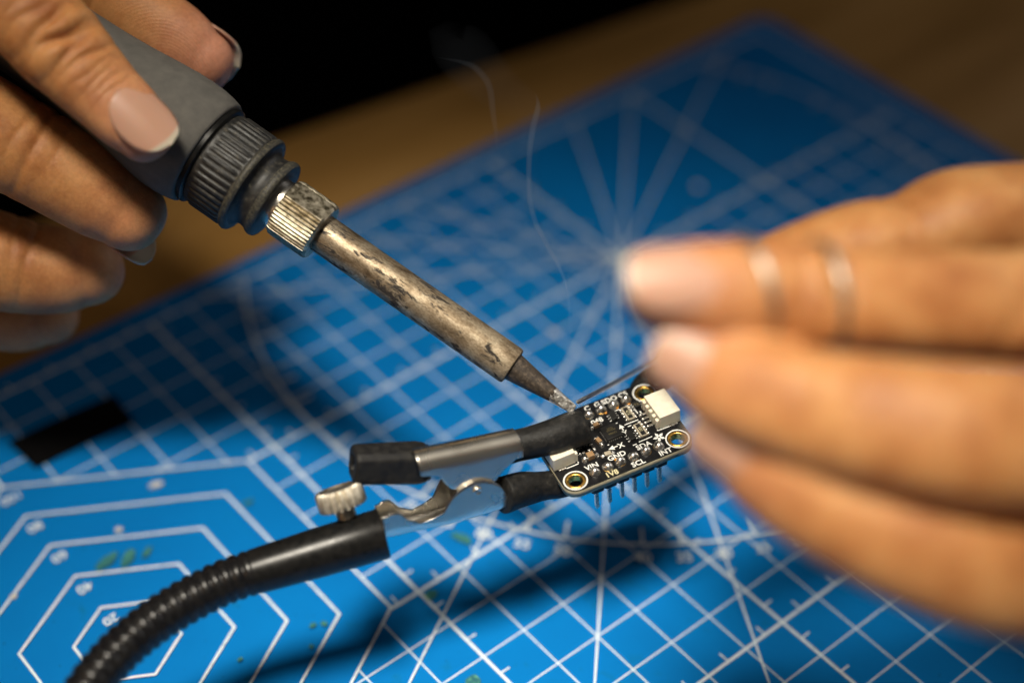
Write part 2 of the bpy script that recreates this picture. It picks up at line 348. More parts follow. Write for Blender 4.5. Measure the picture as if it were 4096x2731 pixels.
def strip(mb, p, q, wd):
    """strip in grid units (a, b); wd in mm"""
    ax, ay, bx, by = p[0] * .01, -p[1] * .01, q[0] * .01, -q[1] * .01
    L = math.hypot(bx - ax, by - ay)
    if L < 1e-6: return
    nx, ny = -(by - ay) / L * wd * .0005, (bx - ax) / L * wd * .0005; z = zn()
    mb.add([(ax - nx, ay - ny, z), (bx - nx, by - ny, z), (bx + nx, by + ny, z), (ax + nx, ay + ny, z)], [(0, 1, 2, 3)])
def hex_pts(Rr): return [(HEX_C[0] + Rr * math.cos(math.radians(30 + 60 * k)), HEX_C[1] + Rr * math.sin(math.radians(30 + 60 * k))) for k in range(6)]
def outside_hex(p, q, Rr=5.0):
    """parts of segment pq outside the hexagon"""
    t0, t1 = 0.0, 1.0; d = (q[0] - p[0], q[1] - p[1])
    for k in range(6):
        nrm = (math.cos(math.radians(60 * k)), math.sin(math.radians(60 * k))); ap = Rr * math.cos(math.radians(30))
        s = (p[0] - HEX_C[0]) * nrm[0] + (p[1] - HEX_C[1]) * nrm[1] - ap; v = d[0] * nrm[0] + d[1] * nrm[1]
        if abs(v) < 1e-9:
            if s > 0: return [(p, q)]
            continue
        t = -s / v
        if v > 0: t1 = min(t1, t)
        else: t0 = max(t0, t)
    if t0 >= t1: return [(p, q)]
    P = lambda t: (p[0] + d[0] * t, p[1] + d[1] * t); out = []
    if t0 > 0: out.append((p, P(t0)))
    if t1 < 1: out.append((P(t1), q))
    return out
A0, A1, B0, B1 = -20, 20, -10, 20
for major in (False, True):
    mb = MB()
    for a in range(A0, A1 + 1):
        if (a % 5 == 0) == major:
            for p, q in outside_hex((a, -5 if (a > 10 and not major) else B0), (a, B1)): strip(mb, p, q, 0.64 if major else 0.30)
    for b in range(B0, B1 + 1):
        if (b % 5 == 0) == major:
            for p, q in outside_hex((A0, b), (10 if (b < -5 and not major) else A1, b)): strip(mb, p, q, 0.64 if major else 0.30)
    if major:   # half centimetre ticks on the thick lines
        for a in range(A0, A1 + 1, 5):
            for k in range(B0 * 2, B1 * 2):
                if k % 2 and abs(a) < 11 and math.hypot(a + 5, k / 2 + 2.5) > 5.1: strip(mb, (a, k / 2), (a + 0.22, k / 2), 0.35)
        for b in range(B0, B1 + 1, 5):
            for k in range(A0 * 2, A1 * 2):
                if k % 2 and abs(b) < 11 and math.hypot(k / 2 + 5, b + 2.5) > 5.1: strip(mb, (k / 2, b), (k / 2, b - 0.22), 0.35)
    obj('printed_thick_grid' if major else 'printed_fine_grid', mb.v, mb.f, M['print'], mroot, smooth=False, world=True)
for Rr in (1, 2, 3, 4, 5):
    mb = MB(); P = hex_pts(Rr)
    ri, ro = Rr - 0.030, Rr + 0.030; z = zn()
    Pi, Po = hex_pts(ri), hex_pts(ro)
    mb.add([(x * .01, -y * .01, z) for x, y in Pi + Po], [(k, k + 6, (k + 1) % 6 + 6, (k + 1) % 6) for k in range(6)])
    obj('printed_hexagon', mb.v, mb.f, M['print'], mroot, smooth=False, world=True)
PC = (10.0, -5.0)
for k in range(24):
    a = math.radians(15 * k); c, s = math.cos(a), math.sin(a); L = 30.0
    for lim, v, o_ in ((20, c, 10), (B0, s, -5), (18, s, -5), (-19, c, 10)):
        if abs(v) > 1e-6:
            tt = (lim - o_) / v
            if tt > 0: L = min(L, tt)
    mb = MB()
    if k % 6 not in (2, 3, 4): continue
    segs = outside_hex(PC, (PC[0] + c * L, PC[1] + s * L))
    for p, q in segs:
        mb = MB(); strip(mb, p, q, 0.42)
        obj('printed_ray', mb.v, mb.f, M['print'], mroot, smooth=False, world=True)
mb = MB(); z = zn(); nA = 220; av = []
for k in range(nA):
    t = 2 * math.pi * k / nA
    for r in (8.972, 9.028): av.append(((PC[0] + r * math.cos(t)) * .01, -(PC[1] + r * math.sin(t)) * .01, z))
fa = [(2 * k, 2 * k + 1, (2 * k + 3) % (2 * nA), (2 * k + 2) % (2 * nA)) for k in range(nA)]
keep = [f for f in fa if all(-0.2 < av[i][0] < 0.2 and av[i][1] < 0.1 for i in f)]
mb.add(av, keep)
for k in range(72):
    if k % 3:
        t = math.radians(5 * k); p = (PC[0] + 8.55 * math.cos(t), PC[1] + 8.55 * math.sin(t)); q = (PC[0] + 9.0 * math.cos(t), PC[1] + 9.0 * math.sin(t))
        if p[0] < 20 and p[1] > -10 and q[0] < 20 and q[1] > -10: strip(mb, p, q, 0.5)
obj('printed_protractor_arc', mb.v, mb.f, M['print'], mroot, smooth=False, world=True)

def text_mesh(body, size, mat, bold=0.0, align='CENTER'):
    cu = bpy.data.curves.new('lettering', 'FONT'); cu.body = body; cu.size = size; cu.align_x = align; cu.align_y = 'CENTER'; cu.offset = bold; cu.resolution_u = 3
    to = bpy.data.objects.new('lettering_source', cu); COL.objects.link(to)
    dg = bpy.context.evaluated_depsgraph_get(); me = bpy.data.meshes.new_from_object(to.evaluated_get(dg))
    bpy.data.objects.remove(to); me.materials.clear(); me.materials.append(mat); return me
for Rr in (1, 2, 3, 4, 5):
    me = text_mesh(str(Rr * 20), 0.0031, M['print'], 0.00004)
    m4 = Matrix.Translation((-0.0500, (2.5 + Rr - 0.37) * .01, zn())) @ Matrix.Rotation(math.pi, 4, 'Z')
    link('printed_number', me, mroot, m4, world=True)
for deg, tx in ((125, '35'), (130, '40'), (140, '50'), (145, '55'), (155, '65'), (160, '70'), (115, '25'), (110, '20'), (120, '30'), (150, '60')):
    t = math.radians(deg); r = 9.36
    me = text_mesh(tx, 0.0034, M['print'], 0.00004)
    m4 = Matrix.Translation(((PC[0] + r * math.cos(t)) * .01, -(PC[1] + r * math.sin(t)) * .01, zn())) @ Matrix.Rotation(-t + math.pi / 2 + math.pi + math.pi, 4, 'Z')
    link('printed_number', me, mroot, m4, world=True)
# green worn nicks where the core of the mat shows
for (x, y, rx, ry, an) in ((1.2, -2.4, 1.5, 1.3, 20), (14.9, 5.1, 2.6, 1.1, -70), (-5.5, -23.5, 2.0, 1.5, 10), (-43.3, 44.4, 2.8, 1.2, 15), (-39.6, 42.6, 2.6, 1.1, 35), (-36.0, 41.4, 1.8, 0.7, 30), (-20.8, 6.0, 0.8, 0.6, 0), (-19.0, 5.0, 0.6, 0.8, 0), (-13, 40, 1.2, 0.6, 0), (-36, 8, .7, .5, 0), (-24, 2, .6, .5, 0)):
    vs = [(0, 0, 0)]; k = 14; z = zn()
    for i in range(k):
        t = 2 * math.pi * i / k; j = 0.75 + 0.4 * rnd.random(); px, py = rx * j * math.cos(t), ry * j * math.sin(t); a = math.radians(an)
        vs.append((px * math.cos(a) - py * math.sin(a), px * math.sin(a) + py * math.cos(a), 0))
    vs = [((x + p[0]) * MM, (y + p[1]) * MM, z) for p in vs]
    obj('worn_green_nick', vs, [(0, i + 1, (i + 1) % k + 1) for i in range(k)], M['mat_green'], mroot, smooth=False, world=True)

# black strip of tape on the mat
mb = MB(); tp = [(-43.0, 85.8), (-42.1, 75.7), (-30, 75.5), (-19.2, 75.0), (-18.6, 84.4), (-30, 85.2)]
mb.add([(x * MM, y * MM, 0.0009) for x, y in tp] + [(x * MM, y * MM, 0.0001) for x, y in tp], [(0, 1, 2, 3, 4, 5), (11, 10, 9, 8, 7, 6)] + [(i, i + 6, (i + 1) % 6 + 6, (i + 1) % 6) for i in range(6)])
o = obj('tape_strip', mb.v, mb.f, M['tape'], None, smooth=False); o['label'] = 'short black strip of tape on the mat below the hand with the iron'; o['category'] = 'tape'
bevel(o, 0.0002, 2)

# crumbs on the mat
crumbs = [(-25.1, 56.1, 1.6, 0.8, 'elongated pale solder crumb above the widest hexagon on the mat'),
          (-37.3, 50.2, 0.75, 0.7, 'small round pale crumb inside the second widest hexagon'),
          (-61.6, 48.0, 0.7, 0.6, 'tan speck on a hexagon line at the left edge of the photo'),
          (134.7, 59.0, 1.1, 1.0, 'blurred tan crumb on the dark mat above the ringed finger'),
          (70.0, 40.2, 1.0, 0.9, 'blurred pale crumb on the mat above the iron tip')]
for (x, y, a, b, lab) in crumbs:
    bm = bmesh.new(); bmesh.ops.create_icosphere(bm, subdivisions=2, radius=1.0)
    for v in bm.verts:
        k = 0.8 + 0.4 * rnd.random(); v.co = Vector((v.co.x * a * k, v.co.y * b * k, v.co.z * 0.5 * k)) * MM
    me = bpy.data.meshes.new('crumb'); bm.to_mesh(me); bm.free(); me.materials.append(M['crumb'])
    o = link('crumb', me, None, Matrix.Translation((x * MM, y * MM, 0.0004)) @ Matrix.Rotation(rnd.random() * 1.2 - 1.3, 4, 'Z')); o['label'] = lab; o['category'] = 'crumb'; o['group'] = 'crumbs on the cutting mat'

# ------------------------------------------------------------------ soldering iron
IP0, IP1 = at(2297, 1638, 0.2975), at(827, 611, 0.3015)
idir = (IP1 - IP0).normalized()
IRON = frame(IP0, idir, -CAM_F)
iron = empty('soldering_iron', 'soldering iron with stained metal barrel, knurled black collar and grey foam grip', 'soldering iron', IRON)
def S(v): return [(a * MM, b * MM, c * MM) for a, b, c in v]
def lat(name, prof, mat, parent, n=64, mod=None, cap0=True, cap1=True, angle=35, post=None):
    v, f = lathe(prof, n, mod, cap0, cap1)
    if post: v = [post(q) for q in v]
    return obj(name, S(v), f, mat, parent, angle=angle)
def facet(q):
    x, y, z = q
    if z < 5.6: x = min(x, 0.12 + 1.35 * max(z, 0) / 5.6)
    if z < 4.6: x = max(x, -(0.62 + 0.8 * max(z, 0) / 4.6))
    return (x, y, z)
tin_prof = [(0.35, 0.0), (0.72, 0.05), (0.86, 0.25)] + [(0.86 + 0.56 * k / 12, 0.25 + 4.75 * k / 12) for k in range(1, 13)]
def jag(q):
    x, y, z = facet(q)
    if z > 4.9: z += 0.45 * math.sin(math.atan2(y, x) * 3 + 1) + 0.25 * math.sin(math.atan2(y, x) * 7)
    return (x, y, z)
lat('tinned_tip', tin_prof, M['tip_tin'], iron, 40, None, True, False, None, jag)
lat('tip_cone', [(1.30, 4.2), (1.405, 4.9)] + [(1.405 + 1.26 * k / 14, 4.9 + 8.7 * k / 14) for k in range(1, 15)], M['tip_black'], iron, 48, None, False, False, None, lambda q: facet(q) if q[2] < 5.6 else q)
bar = [(2.6, 13.45), (3.1, 13.3), (3.40, 13.42), (3.55, 13.85)] + [(3.55, 13.85 + k * 2.12) for k in range(1, 21)]
lat('barrel', bar, M['barrel'], iron, 72)
# nut: three knurled arcs between three flats
NUT_ROT = -0.75
def nutmod(t, z, r):
    if r < 5.2: return 0.0
    a = (t + 0.42 + NUT_ROT) % (2 * math.pi / 3); half = 0.42
    if a < 2 * half:
        return 5.25 / math.cos(a - half) - r if 5.25 / math.cos(a - half) < r else 0.0
    e = min(1.0, (z - 55.4) / 0.5, (63.3 - z) / 0.4)
    return -0.30 * (0.5 + 0.5 * math.cos(t * 48)) * max(e, 0.3)
lat('hex_nut', [(3.9, 55.0), (5.2, 55.05), (5.6, 55.5), (5.72, 56.0), (5.74, 58), (5.74, 60.5), (5.74, 62.8), (5.55, 63.4), (5.0, 63.6)], M['nut'], iron, 384, nutmod, angle=25)
lat('washer', [(4.3, 63.4), (4.95, 63.45), (4.95, 64.0), (4.6, 64.1), (4.6, 66.0)], M['nickel'], iron, 64)
# collar
lat('collar_lip', [(4.6, 65.2), (7.0, 65.1), (7.55, 65.35), (7.70, 65.9), (7.62, 66.5), (7.2, 67.3), (7.05, 68.2), (7.25, 69.0), (7.9, 69.6), (8.7, 69.9)], M['collar'], iron, 96)
lat('collar_worn_edge', [(7.45, 65.22), (7.62, 65.42), (7.76, 65.9), (7.66, 66.5), (7.5, 66.75)], M['collar_worn'], iron, 96, None, False, False)
def kn(t, z, r):
    if z < 71.4 or z > 78.0: return 0.0
    e = min(1.0, (z - 71.4) / 0.4, (78.0 - z) / 0.4); c = math.cos(t * 44)
    return 0.30 * e * max(0.0, min(1.0, (c + 0.35) * 1.6))
lat('knurled_sleeve', [(8.4, 69.75), (9.1, 69.8), (9.4, 70.05), (9.5, 70.5), (9.42, 70.9), (9.15, 71.2), (9.1, 71.4), (9.1, 71.8), (9.1, 74), (9.1, 76), (9.1, 77.6), (9.1, 78.0), (9.15, 78.5), (9.0, 79.0), (8.3, 79.1)], M['collar'], iron, 440, kn, angle=None)
lat('sleeve_worn_rim', [(9.28, 69.9), (9.46, 70.1), (9.56, 70.5), (9.48, 70.92), (9.22, 71.2)], M['collar_worn'], iron, 96, None, False, False)
lat('grip_ring', [(8.3, 78.7), (9.3, 79.0), (9.75, 79.3), (9.80, 80.0), (9.5, 80.4)], M['socket'], iron, 96)
grip = [(9.4, 80.2), (10.15, 80.25), (10.45, 80.7), (10.75, 82.0), (11.05, 84), (11.15, 87), (11.0, 90), (10.6, 94), (10.0, 99), (9.5, 105), (9.2, 112), (9.1, 125), (9.3, 140), (9.4, 150), (9.0, 156), (7.0, 158), (4.5, 158.5)]
lat('foam_grip', grip, M['foam'], iron, 96, angle=None)
lat('cable_relief', [(4.4, 158), (4.2, 162), (3.2, 185), (2.6, 190)], M['collar'], iron, 48)

# ------------------------------------------------------------------ circuit board
BR = Matrix(((0.957903, 0.265421, -0.109423, 0.02840776), (-0.264109, 0.964126, 0.026581, -0.02066157), (0.112552, 0.003437, 0.993640, 0.04187676), (0, 0, 0, 1)))
board = empty('circuit_board', 'small black sensor circuit board with white lettering, gripped by the black clip', 'circuit board', BR)
BX = Vector(BR.col[0][:3]); BY = Vector(BR.col[1][:3]); BZ = Vector(BR.col[2][:3]); BO = Vector(BR.col[3][:3])
def bw(x, y, z): return BR @ Vector((x * MM, y * MM, z * MM))
def board_plate():
    bm = bmesh.new(); loops = []
    out = []
    for cx, cy, a0 in ((12.7 - 2.54, 8.89 - 2.54, 0), (-12.7 + 2.54, 8.89 - 2.54, 90), (-12.7 + 2.54, -8.89 + 2.54, 180), (12.7 - 2.54, -8.89 + 2.54, 270)):
        for k in range(13):
            a = math.radians(a0 + k * 7.5); out.append((cx + 2.54 * math.cos(a), cy + 2.54 * math.sin(a)))
    loops.append(out)
    for cx, cy in ((10.16, 6.35), (-10.16, 6.35), (-10.16, -6.35), (10.16, -6.35)):
        loops.append([(cx + 1.33 * math.cos(2 * math.pi * k / 36), cy + 1.33 * math.sin(2 * math.pi * k / 36)) for k in range(36)])
    top, es = [], []
    for L in loops:
        vs = [bm.verts.new((x * MM, y * MM, 0)) for x, y in L]; top.append(vs)
        for i in range(len(vs)): es.append(bm.edges.new((vs[i], vs[(i + 1) % len(vs)])))
    bmesh.ops.triangle_fill(bm, edges=es, use_beauty=True)
    for f in bm.faces:
        f.normal_update()
        if f.normal.z < 0: f.normal_flip()
    tf = list(bm.faces); low = {}
    for vs in top:
        for v in vs: low[v] = bm.verts.new((v.co.x, v.co.y, -1.6 * MM))
    for f in tf: bm.faces.new([low[v] for v in reversed(f.verts)])
    for vs in top:
        for i in range(len(vs)):
            a, b = vs[i], vs[(i + 1) % len(vs)]; q = bm.faces.new((b, a, low[a], low[b])); q.material_index = 1; q.smooth = True
    bmesh.ops.recalc_face_normals(bm, faces=bm.faces)
    me = bpy.data.meshes.new('board_plate'); bm.to_mesh(me); bm.free()
    me.materials.append(M['soldermask']); me.materials.append(M['pcb_edge']); return link('board_plate', me, board)
board_plate()
def ring_mesh(r0, r1, z, mat, n=48):
    v = [(r * math.cos(2 * math.pi * k / n), r * math.sin(2 * math.pi * k / n), z) for k in range(n) for r in (r0, r1)]
    return mesh('ring', S(v), [(2 * k, 2 * k + 1, (2 * k + 3) % (2 * n), (2 * k + 2) % (2 * n)) for k in range(n)], mat, smooth=False)
silk_ring = ring_mesh(1.93, 2.20, 0.012, M['silk'])
v, f = lathe([(1.80, 0.0), (1.78, 0.035), (1.36, 0.035), (1.27, -0.05), (1.26, -0.4), (1.26, -1.2), (1.27, -1.6), (1.5, -1.64)], 48, None, False, False)
eyelet = mesh('eyelet', S(v), f, M['gold'])
for cx, cy in ((10.16, 6.35), (-10.16, 6.35), (-10.16, -6.35), (10.16, -6.35)):
    m4 = Matrix.Translation((cx * MM, cy * MM, 0)); e = link('mounting_hole', eyelet, board, m4); link('printed_ring', silk_ring, e)
# solder joints
def joint(seed):
    r_ = random.Random(seed); h = 0.95 + 0.2 * r_.random(); ph = r_.random() * 6
    pr = [(1.0, 0.0), (0.97, 0.12), (0.88, 0.36), (0.74, 0.60), (0.52, 0.80), (0.34, 0.92), (0.22, 0.98), (0.0001, 1.0)]
    v, f = lathe([(a, b * h) for a, b in pr], 28, lambda t, z, r: r * (0.07 * math.sin(2 * t + ph) + 0.04 * math.sin(3 * t + 2 * ph)), False, True)
    return mesh('solder_joint', S(v), f, M['solder'])
JM = [joint(k) for k in range(4)]
PADX = [-6.35, -3.81, -1.27, 1.27, 3.81, 6.35]
pad_m = ring_mesh(0.4, 0.99, 0.016, M['gold'], 28)
for i, x in enumerate(PADX):
    for y in (-6.35, 6.35):
        j = link('solder_joint', JM[(i + (y > 0)) % 4], board, Matrix.Translation((x * MM, y * MM, 0.00001)) @ Matrix.Rotation(i * 1.3 + y, 4, 'Z') @ Matrix.Scale(0.98 + 0.08 * rnd.random(), 4))
        link('gold_pad', pad_m, j)
v, f = lathe([(0.34, 0.03), (0.28, 0.09), (0.14, 0.13), (0.001, 0.15)], 16, lambda t, z, r: r * 0.2 * math.sin(3 * t), False, True)
fm = mesh('flux_blob', S(v), f, M['flux'])
for x, y in ((1.7, 5.45), (4.1, 5.45), (6.4, 5.35), (-1.7, -5.5)): link('flux_residue', fm, board, Matrix.Translation((x * MM, y * MM, 0)))
# header under the board
v = []; c_ = 0.35
oct_ = [(-1.27 + c_, -1.25), (1.27 - c_, -1.25), (1.25, -1.27 + c_), (1.25, 1.27 - c_), (1.27 - c_, 1.25), (-1.27 + c_, 1.25), (-1.25, 1.27 - c_), (-1.25, -1.27 + c_)]
hb = mesh('header_block', S([(x, y, -1.62) for x, y in oct_] + [(x, y, -4.14) for x, y in oct_]), [tuple(range(8)), tuple(reversed(range(8, 16)))] + [(i, i + 8, (i + 1) % 8 + 8, (i + 1) % 8) for i in range(8)], M['header'], smooth=False)
p_ = 0.32
pv = [(a * p_, b * p_, -1.7) for a, b in ((-1, -1), (1, -1), (1, 1), (-1, 1))] + [(a * p_, b * p_, -9.3) for a, b in ((-1, -1), (1, -1), (1, 1), (-1, 1))] + [(a * .15, b * .15, -9.85) for a, b in ((-1, -1), (1, -1), (1, 1), (-1, 1))]
pm = mesh('header_pin', S(pv), [(0, 1, 2, 3)] + [(i, i + 4, (i + 1) % 4 + 4, (i + 1) % 4) for i in range(4)] + [(i + 4, i + 8, (i + 1) % 4 + 8, (i + 1) % 4 + 4) for i in range(4)] + [(11, 10, 9, 8)], M['pin'], smooth=False)
for x in PADX:
    h = link('header_block', hb, board, Matrix.Translation((x * MM, -6.35 * MM, 0))); link('header_pin', pm, h)
# lettering
def letter(tx, x, y, size=1.55, rot=0.0, z=0.014, mat='silk', bold=0.035, parent=None):
    me = text_mesh(tx, size * MM, M[mat], bold * MM)
    return link('printed_lettering', me, parent or board, Matrix.Translation((x * MM, y * MM, z * MM)) @ Matrix.Rotation(math.radians(rot), 4, 'Z'))
for tx, x, y in (('VIN', -6.2, -4.85), ('GND', -1.2, -4.78), ('SDA', 4.12, -4.92), ('SCL', 1.40, -8.05), ('INT', 6.85, -8.05),
                 ('C', -0.8, 7.9), ('G', 1.25, 7.9), ('SDO', 3.72, 7.85), ('CS', 6.5, 7.85), ('048', -0.55, 4.30), ('X', 0.6, -2.95), ('Y', 2.65, -0.70), ('1', 7.35, 2.1)):
    letter(tx, x, y)
letter('1V8', -3.82, -8.0, mat='silk_tan')
def silk_line(p, q, wd=0.2, z=0.0135):
    a, b = Vector((*p, z)), Vector((*q, z)); d = (b - a).normalized(); n_ = Vector((-d.y, d.x, 0)) * wd / 2
    obj('printed_line', S([a - n_, b - n_, b + n_, a + n_]), [(0, 1, 2, 3)], M['silk'], board, smooth=False)
for p, q in (((3.38, 1.1), (6.16, 1.05)), ((3.74, -3.75), (6.47, -3.7)), ((6.75, 4.6), (6.75, 2.4)), ((3.4, 4.95), (4.3, 4.95)), ((3.7, 0.45), (4.4, 0.45)), ((5.6, 4.97), (6.2, 4.97)), ((5.75, 0.5), (6.3, 0.5)),
             ((8.02, -2.2), (8.02, -3.05)), ((8.14, -2.97), (10.31, -3.05)), ((-10.52, -3.14), (-7.97, -3.13)), ((-7.9, -3.0), (-7.9, -2.45)), ((1.89, 2.2), (2.45, 2.16)), ((2.45, -3.95), (3.2, -3.95)), ((-1.5, -1.75), (-1.2, -1.75))):
    silk_line(p, q)
def silk_poly(name, P, z=0.0142): obj(name, S([(x, y, z) for x, y in P]), [tuple(range(len(P)))], M['silk'], board, smooth=False)
silk_poly('printed_arrow', [(-1.85, -2.75), (-0.75, -3.3), (-0.75, -2.87), (0.0, -2.87), (0.0, -2.63), (-0.75, -2.63), (-0.75, -2.2)])
silk_poly('printed_arrow', [(2.62, 1.60), (2.08, 0.62), (2.5, 0.62), (2.5, 0.02), (2.74, 0.02), (2.74, 0.62), (3.16, 0.62)])
# five petalled flower mark
for k in range(5):
    a = math.radians(90 + 72 * k + 12); P = []
    for r_, da in ((0.22, -0.75), (0.75, -0.40), (1.18, 0.0), (0.75, 0.40), (0.22, 0.75)): P.append((7.45 + r_ * math.cos(a + da), -4.45 + r_ * math.sin(a + da)))
    silk_poly('printed_petal', P, 0.0142 + 0.0004 * k)
# parts on the board
def part_box(name, c, d, mat, parent=None, bev=0.06, mtx=None):
    mb = MB(); mb.box((0, 0, 0), d); mb.sc()
    o = obj(name, mb.v, mb.f, M[mat], parent or board, smooth=False, mtx=(mtx or Matrix.Identity(4)) @ Matrix.Translation(Vector(c) * MM)); bevel(o, bev * MM, 2); return o
ch = part_box('sensor_chip', (0.3, 0.28, 0.42), (3.1, 3.1, 0.8), 'chip', None, 0.05)
for tx, yy in (('2232', 0.72), ('M3163', 0.28), ('1X966', -0.5)): letter(tx, 0.05, yy, 0.62, 180, 0.415, 'chip_print', 0.0, ch)
mb = MB()
for k in range(7):
    q = -1.2 + 0.4 * k
    mb.box((0.3 + q, 0.28 - 1.62, 0.16), (0.22, 0.2, 0.26)); mb.box((0.3 - 1.62, 0.28 + q, 0.16), (0.2, 0.22, 0.26)); mb.box((0.3 + 1.62, 0.28 + q, 0.16), (0.2, 0.22, 0.26))
mb.sc(); o = obj('chip_leads', mb.v, mb.f, M['solder'], board, smooth=False); bevel(o, 0.00004, 1)
def connector(x0, x1, y0, y1, sgn):
    """white four way socket; sgn -1: leads on the low x side"""
    cx, cy = (x0 + x1) / 2, (y0 + y1) / 2; dx, dy = x1 - x0, y1 - y0; z0 = 0.12; H = 2.95
    mb = MB(); mb.box((cx, cy, z0 + H / 2), (dx, dy, H)); mb.sc()
    o = obj('socket_connector', mb.v, mb.f, M['nylon'], board, smooth=False); bevel(o, 0.00012, 2)
    for k in range(5):
        y = y0 + 0.55 + k * (dy - 1.1) / 4; xs = x0 - 0.28 if sgn < 0 else x1 + 0.28
        mb = MB(); mb.box((xs, y, z0 + 1.12), (0.62, 0.86, 2.2)); mb.sc(); r_ = obj('rib', mb.v, mb.f, M['nylon'], o, smooth=False); bevel(r_, 0.0002, 3)
    for k in range(4):
        y = cy - 1.5 + k + 0.08; xs = x0 - 1.0 if sgn < 0 else x1 + 1.0
        mb = MB(); mb.box((xs, y, 0.16), (1.3, 0.42, 0.26)); mb.sc(); r_ = obj('lead', mb.v, mb.f, M['tin'], o, smooth=False); bevel(r_, 0.00006, 2)
        v, f = lathe([(0.34, 0), (0.3, 0.15), (0.16, 0.3), (0.001, 0.36)], 14, None, False, True)
        link('lead_solder', mesh('lead_solder', S(v), f, M['solder']), o, Matrix.Translation(((xs + sgn * 0.55) * MM, y * MM, 0.00002)))
    for y in (y0 + 0.0, y1 - 0.0):
        mb = MB(); mb.box((cx + sgn * -0.6, y, 0.2), (1.5, 0.9, 0.36)); mb.sc(); r_ = obj('anchor_tab', mb.v, mb.f, M['tin'], o, smooth=False); bevel(r_, 0.00008, 2)
    return o
connector(8.45, 12.65, -2.95, 3.15, -1)
connector(-12.65, -8.35, -2.85, 3.0, 1)
def chip_part(name, x, y, L, W, H, mat, rot, tl=0.32):
    m4 = Matrix.Translation((x * MM, y * MM, 0)) @ Matrix.Rotation(math.radians(rot), 4, 'Z')
    mb = MB(); mb.box((0, 0, H / 2 + 0.04), (L - 0.02, W * 0.94, H * 0.94)); mb.sc(); o = obj(name, mb.v, mb.f, M[mat], board, smooth=False, mtx=m4); bevel(o, 0.00004, 2)
    for s_ in (-1, 1):
        mb = MB(); mb.box((s_ * (L / 2 - tl / 2 + 0.03), 0, H / 2 + 0.04), (tl, W, H)); mb.sc(); e = obj('end_cap', mb.v, mb.f, M['tin'], o, smooth=False); bevel(e, 0.00006, 2)
        v, f = lathe([(W * 0.52, 0), (W * 0.42, H * .35), (W * .2, H * 0.6), (0.001, H * 0.7)], 14, None, False, True)
        link('solder_fillet', mesh('solder_fillet', S(v), f, M['solder']), o, Matrix.Translation((s_ * (L / 2 + 0.10) * MM, 0, 0.00002)))
    return o
chip_part('capacitor', -2.6, -0.45, 1.7, 0.85, 0.8, 'ceramic', 100)
chip_part('capacitor', -5.55, -2.95, 2.0, 1.25, 1.1, 'ceramic', 0, 0.4)
chip_part('capacitor', -1.35, 3.15, 1.6, 0.85, 0.8, 'ceramic', 5)
chip_part('resistor', -2.45, -3.72, 1.7, 0.85, 0.45, 'ceramic_pale', -4)
for x, y in ((-6.15, -0.9), (-5.05, -0.82), (-4.1, -1.0)): chip_part('resistor', x, y, 1.2, 0.55, 0.4, 'chip', 96, 0.25)
def res_array(x, y, tx, rot):
    o = part_box('resistor_array', (x, y, 0.26), (1.55, 3.2, 0.45), 'ceramic_pale', None, 0.05)
    p = part_box('black_glaze', (0.0, 0, 0.235), (0.85, 2.8, 0.06), 'chip', o, 0.02)
    letter(tx, 0.0, 0.0, 0.78, rot, 0.034, 'silk_tan', 0.0, p)
    for s_ in (-1, 1):
        for k in range(4):
            v, f = lathe([(0.30, 0), (0.28, 0.18), (0.18, 0.36), (0.001, 0.42)], 14, None, False, True)
            link('solder_fillet', mesh('solder_fillet', S(v), f, M['solder']), o, Matrix.Translation((s_ * 0.92 * MM, (-1.2 + 0.8 * k) * MM, -0.00024)))
res_array(5.1, 3.05, '472', -90)
res_array(5.25, -1.6, '103', 90)
def sot(x, y, d, tx=None, rot=0):
    o = part_box('transistor', (x, y, d[2] / 2 + 0.06), d, 'chip', None, 0.06)
    for s_ in (-1, 1):
        for k in range(3):
            mb = MB(); mb.box((s_ * (d[0] / 2 + 0.2), (-0.65 + 0.65 * k), -d[2] / 2 + 0.1), (0.5, 0.24, 0.16)); mb.box((s_ * (d[0] / 2 + 0.02), (-0.65 + 0.65 * k), -d[2] / 2 + 0.25), (0.14, 0.24, 0.34)); mb.sc()
            l_ = obj('lead', mb.v, mb.f, M['solder'], o, smooth=False); bevel(l_, 0.00005, 2)
    if tx: letter(tx, 0, 0, 0.8, rot, d[2] / 2 + 0.006, 'chip_print', 0.0, o)
sot(2.35, 3.65, (1.15, 2.0, 0.8)); sot(3.0, -2.2, (1.1, 2.0, 0.8))
sot(7.35, 4.05, (1.3, 1.35, 0.7), 'T4', 180)

# ------------------------------------------------------------------ helping hand arm with alligator clip
CO = at(1907, 1957, 0.2935)
cx_ = (at(2230, 1905, 0.2985) - at(1534, 2131, 0.2885)).normalized()
zc = -(CO - CAM_C).normalized(); zc = (zc - cx_ * zc.dot(cx_)).normalized(); yc = zc.cross(cx_)
TILT = math.radians(-34)
z2 = zc * math.cos(TILT) + yc * math.sin(TILT); y2 = z2.cross(cx_)
CL = Matrix(((cx_.x, y2.x, z2.x, CO.x), (cx_.y, y2.y, z2.y, CO.y), (cx_.z, y2.z, z2.z, CO.z), (0, 0, 0, 1)))
CLi = CL.inverted()
arm = empty('helping_hand_arm', 'black gooseneck arm with knurled screw and silver clip gripping the board from the left', 'clamp arm', CL)
def cl(zx, zy, zl=3.0):
    """photo detail coordinates -> clip plane, mm"""
    p = CLi @ on_plane(1200 + zx * 0.51020, 1600 + zy * 0.51020, CO + z2 * (zl * MM), z2); return (p.x * 1000, p.y * 1000)
def lin(P, x):
    if x <= P[0][0]: return P[0][1]
    for (a, b), (c, d) in zip(P, P[1:]):
        if x <= c: return b + (d - b) * (x - a) / (c - a)
    return P[-1][1]
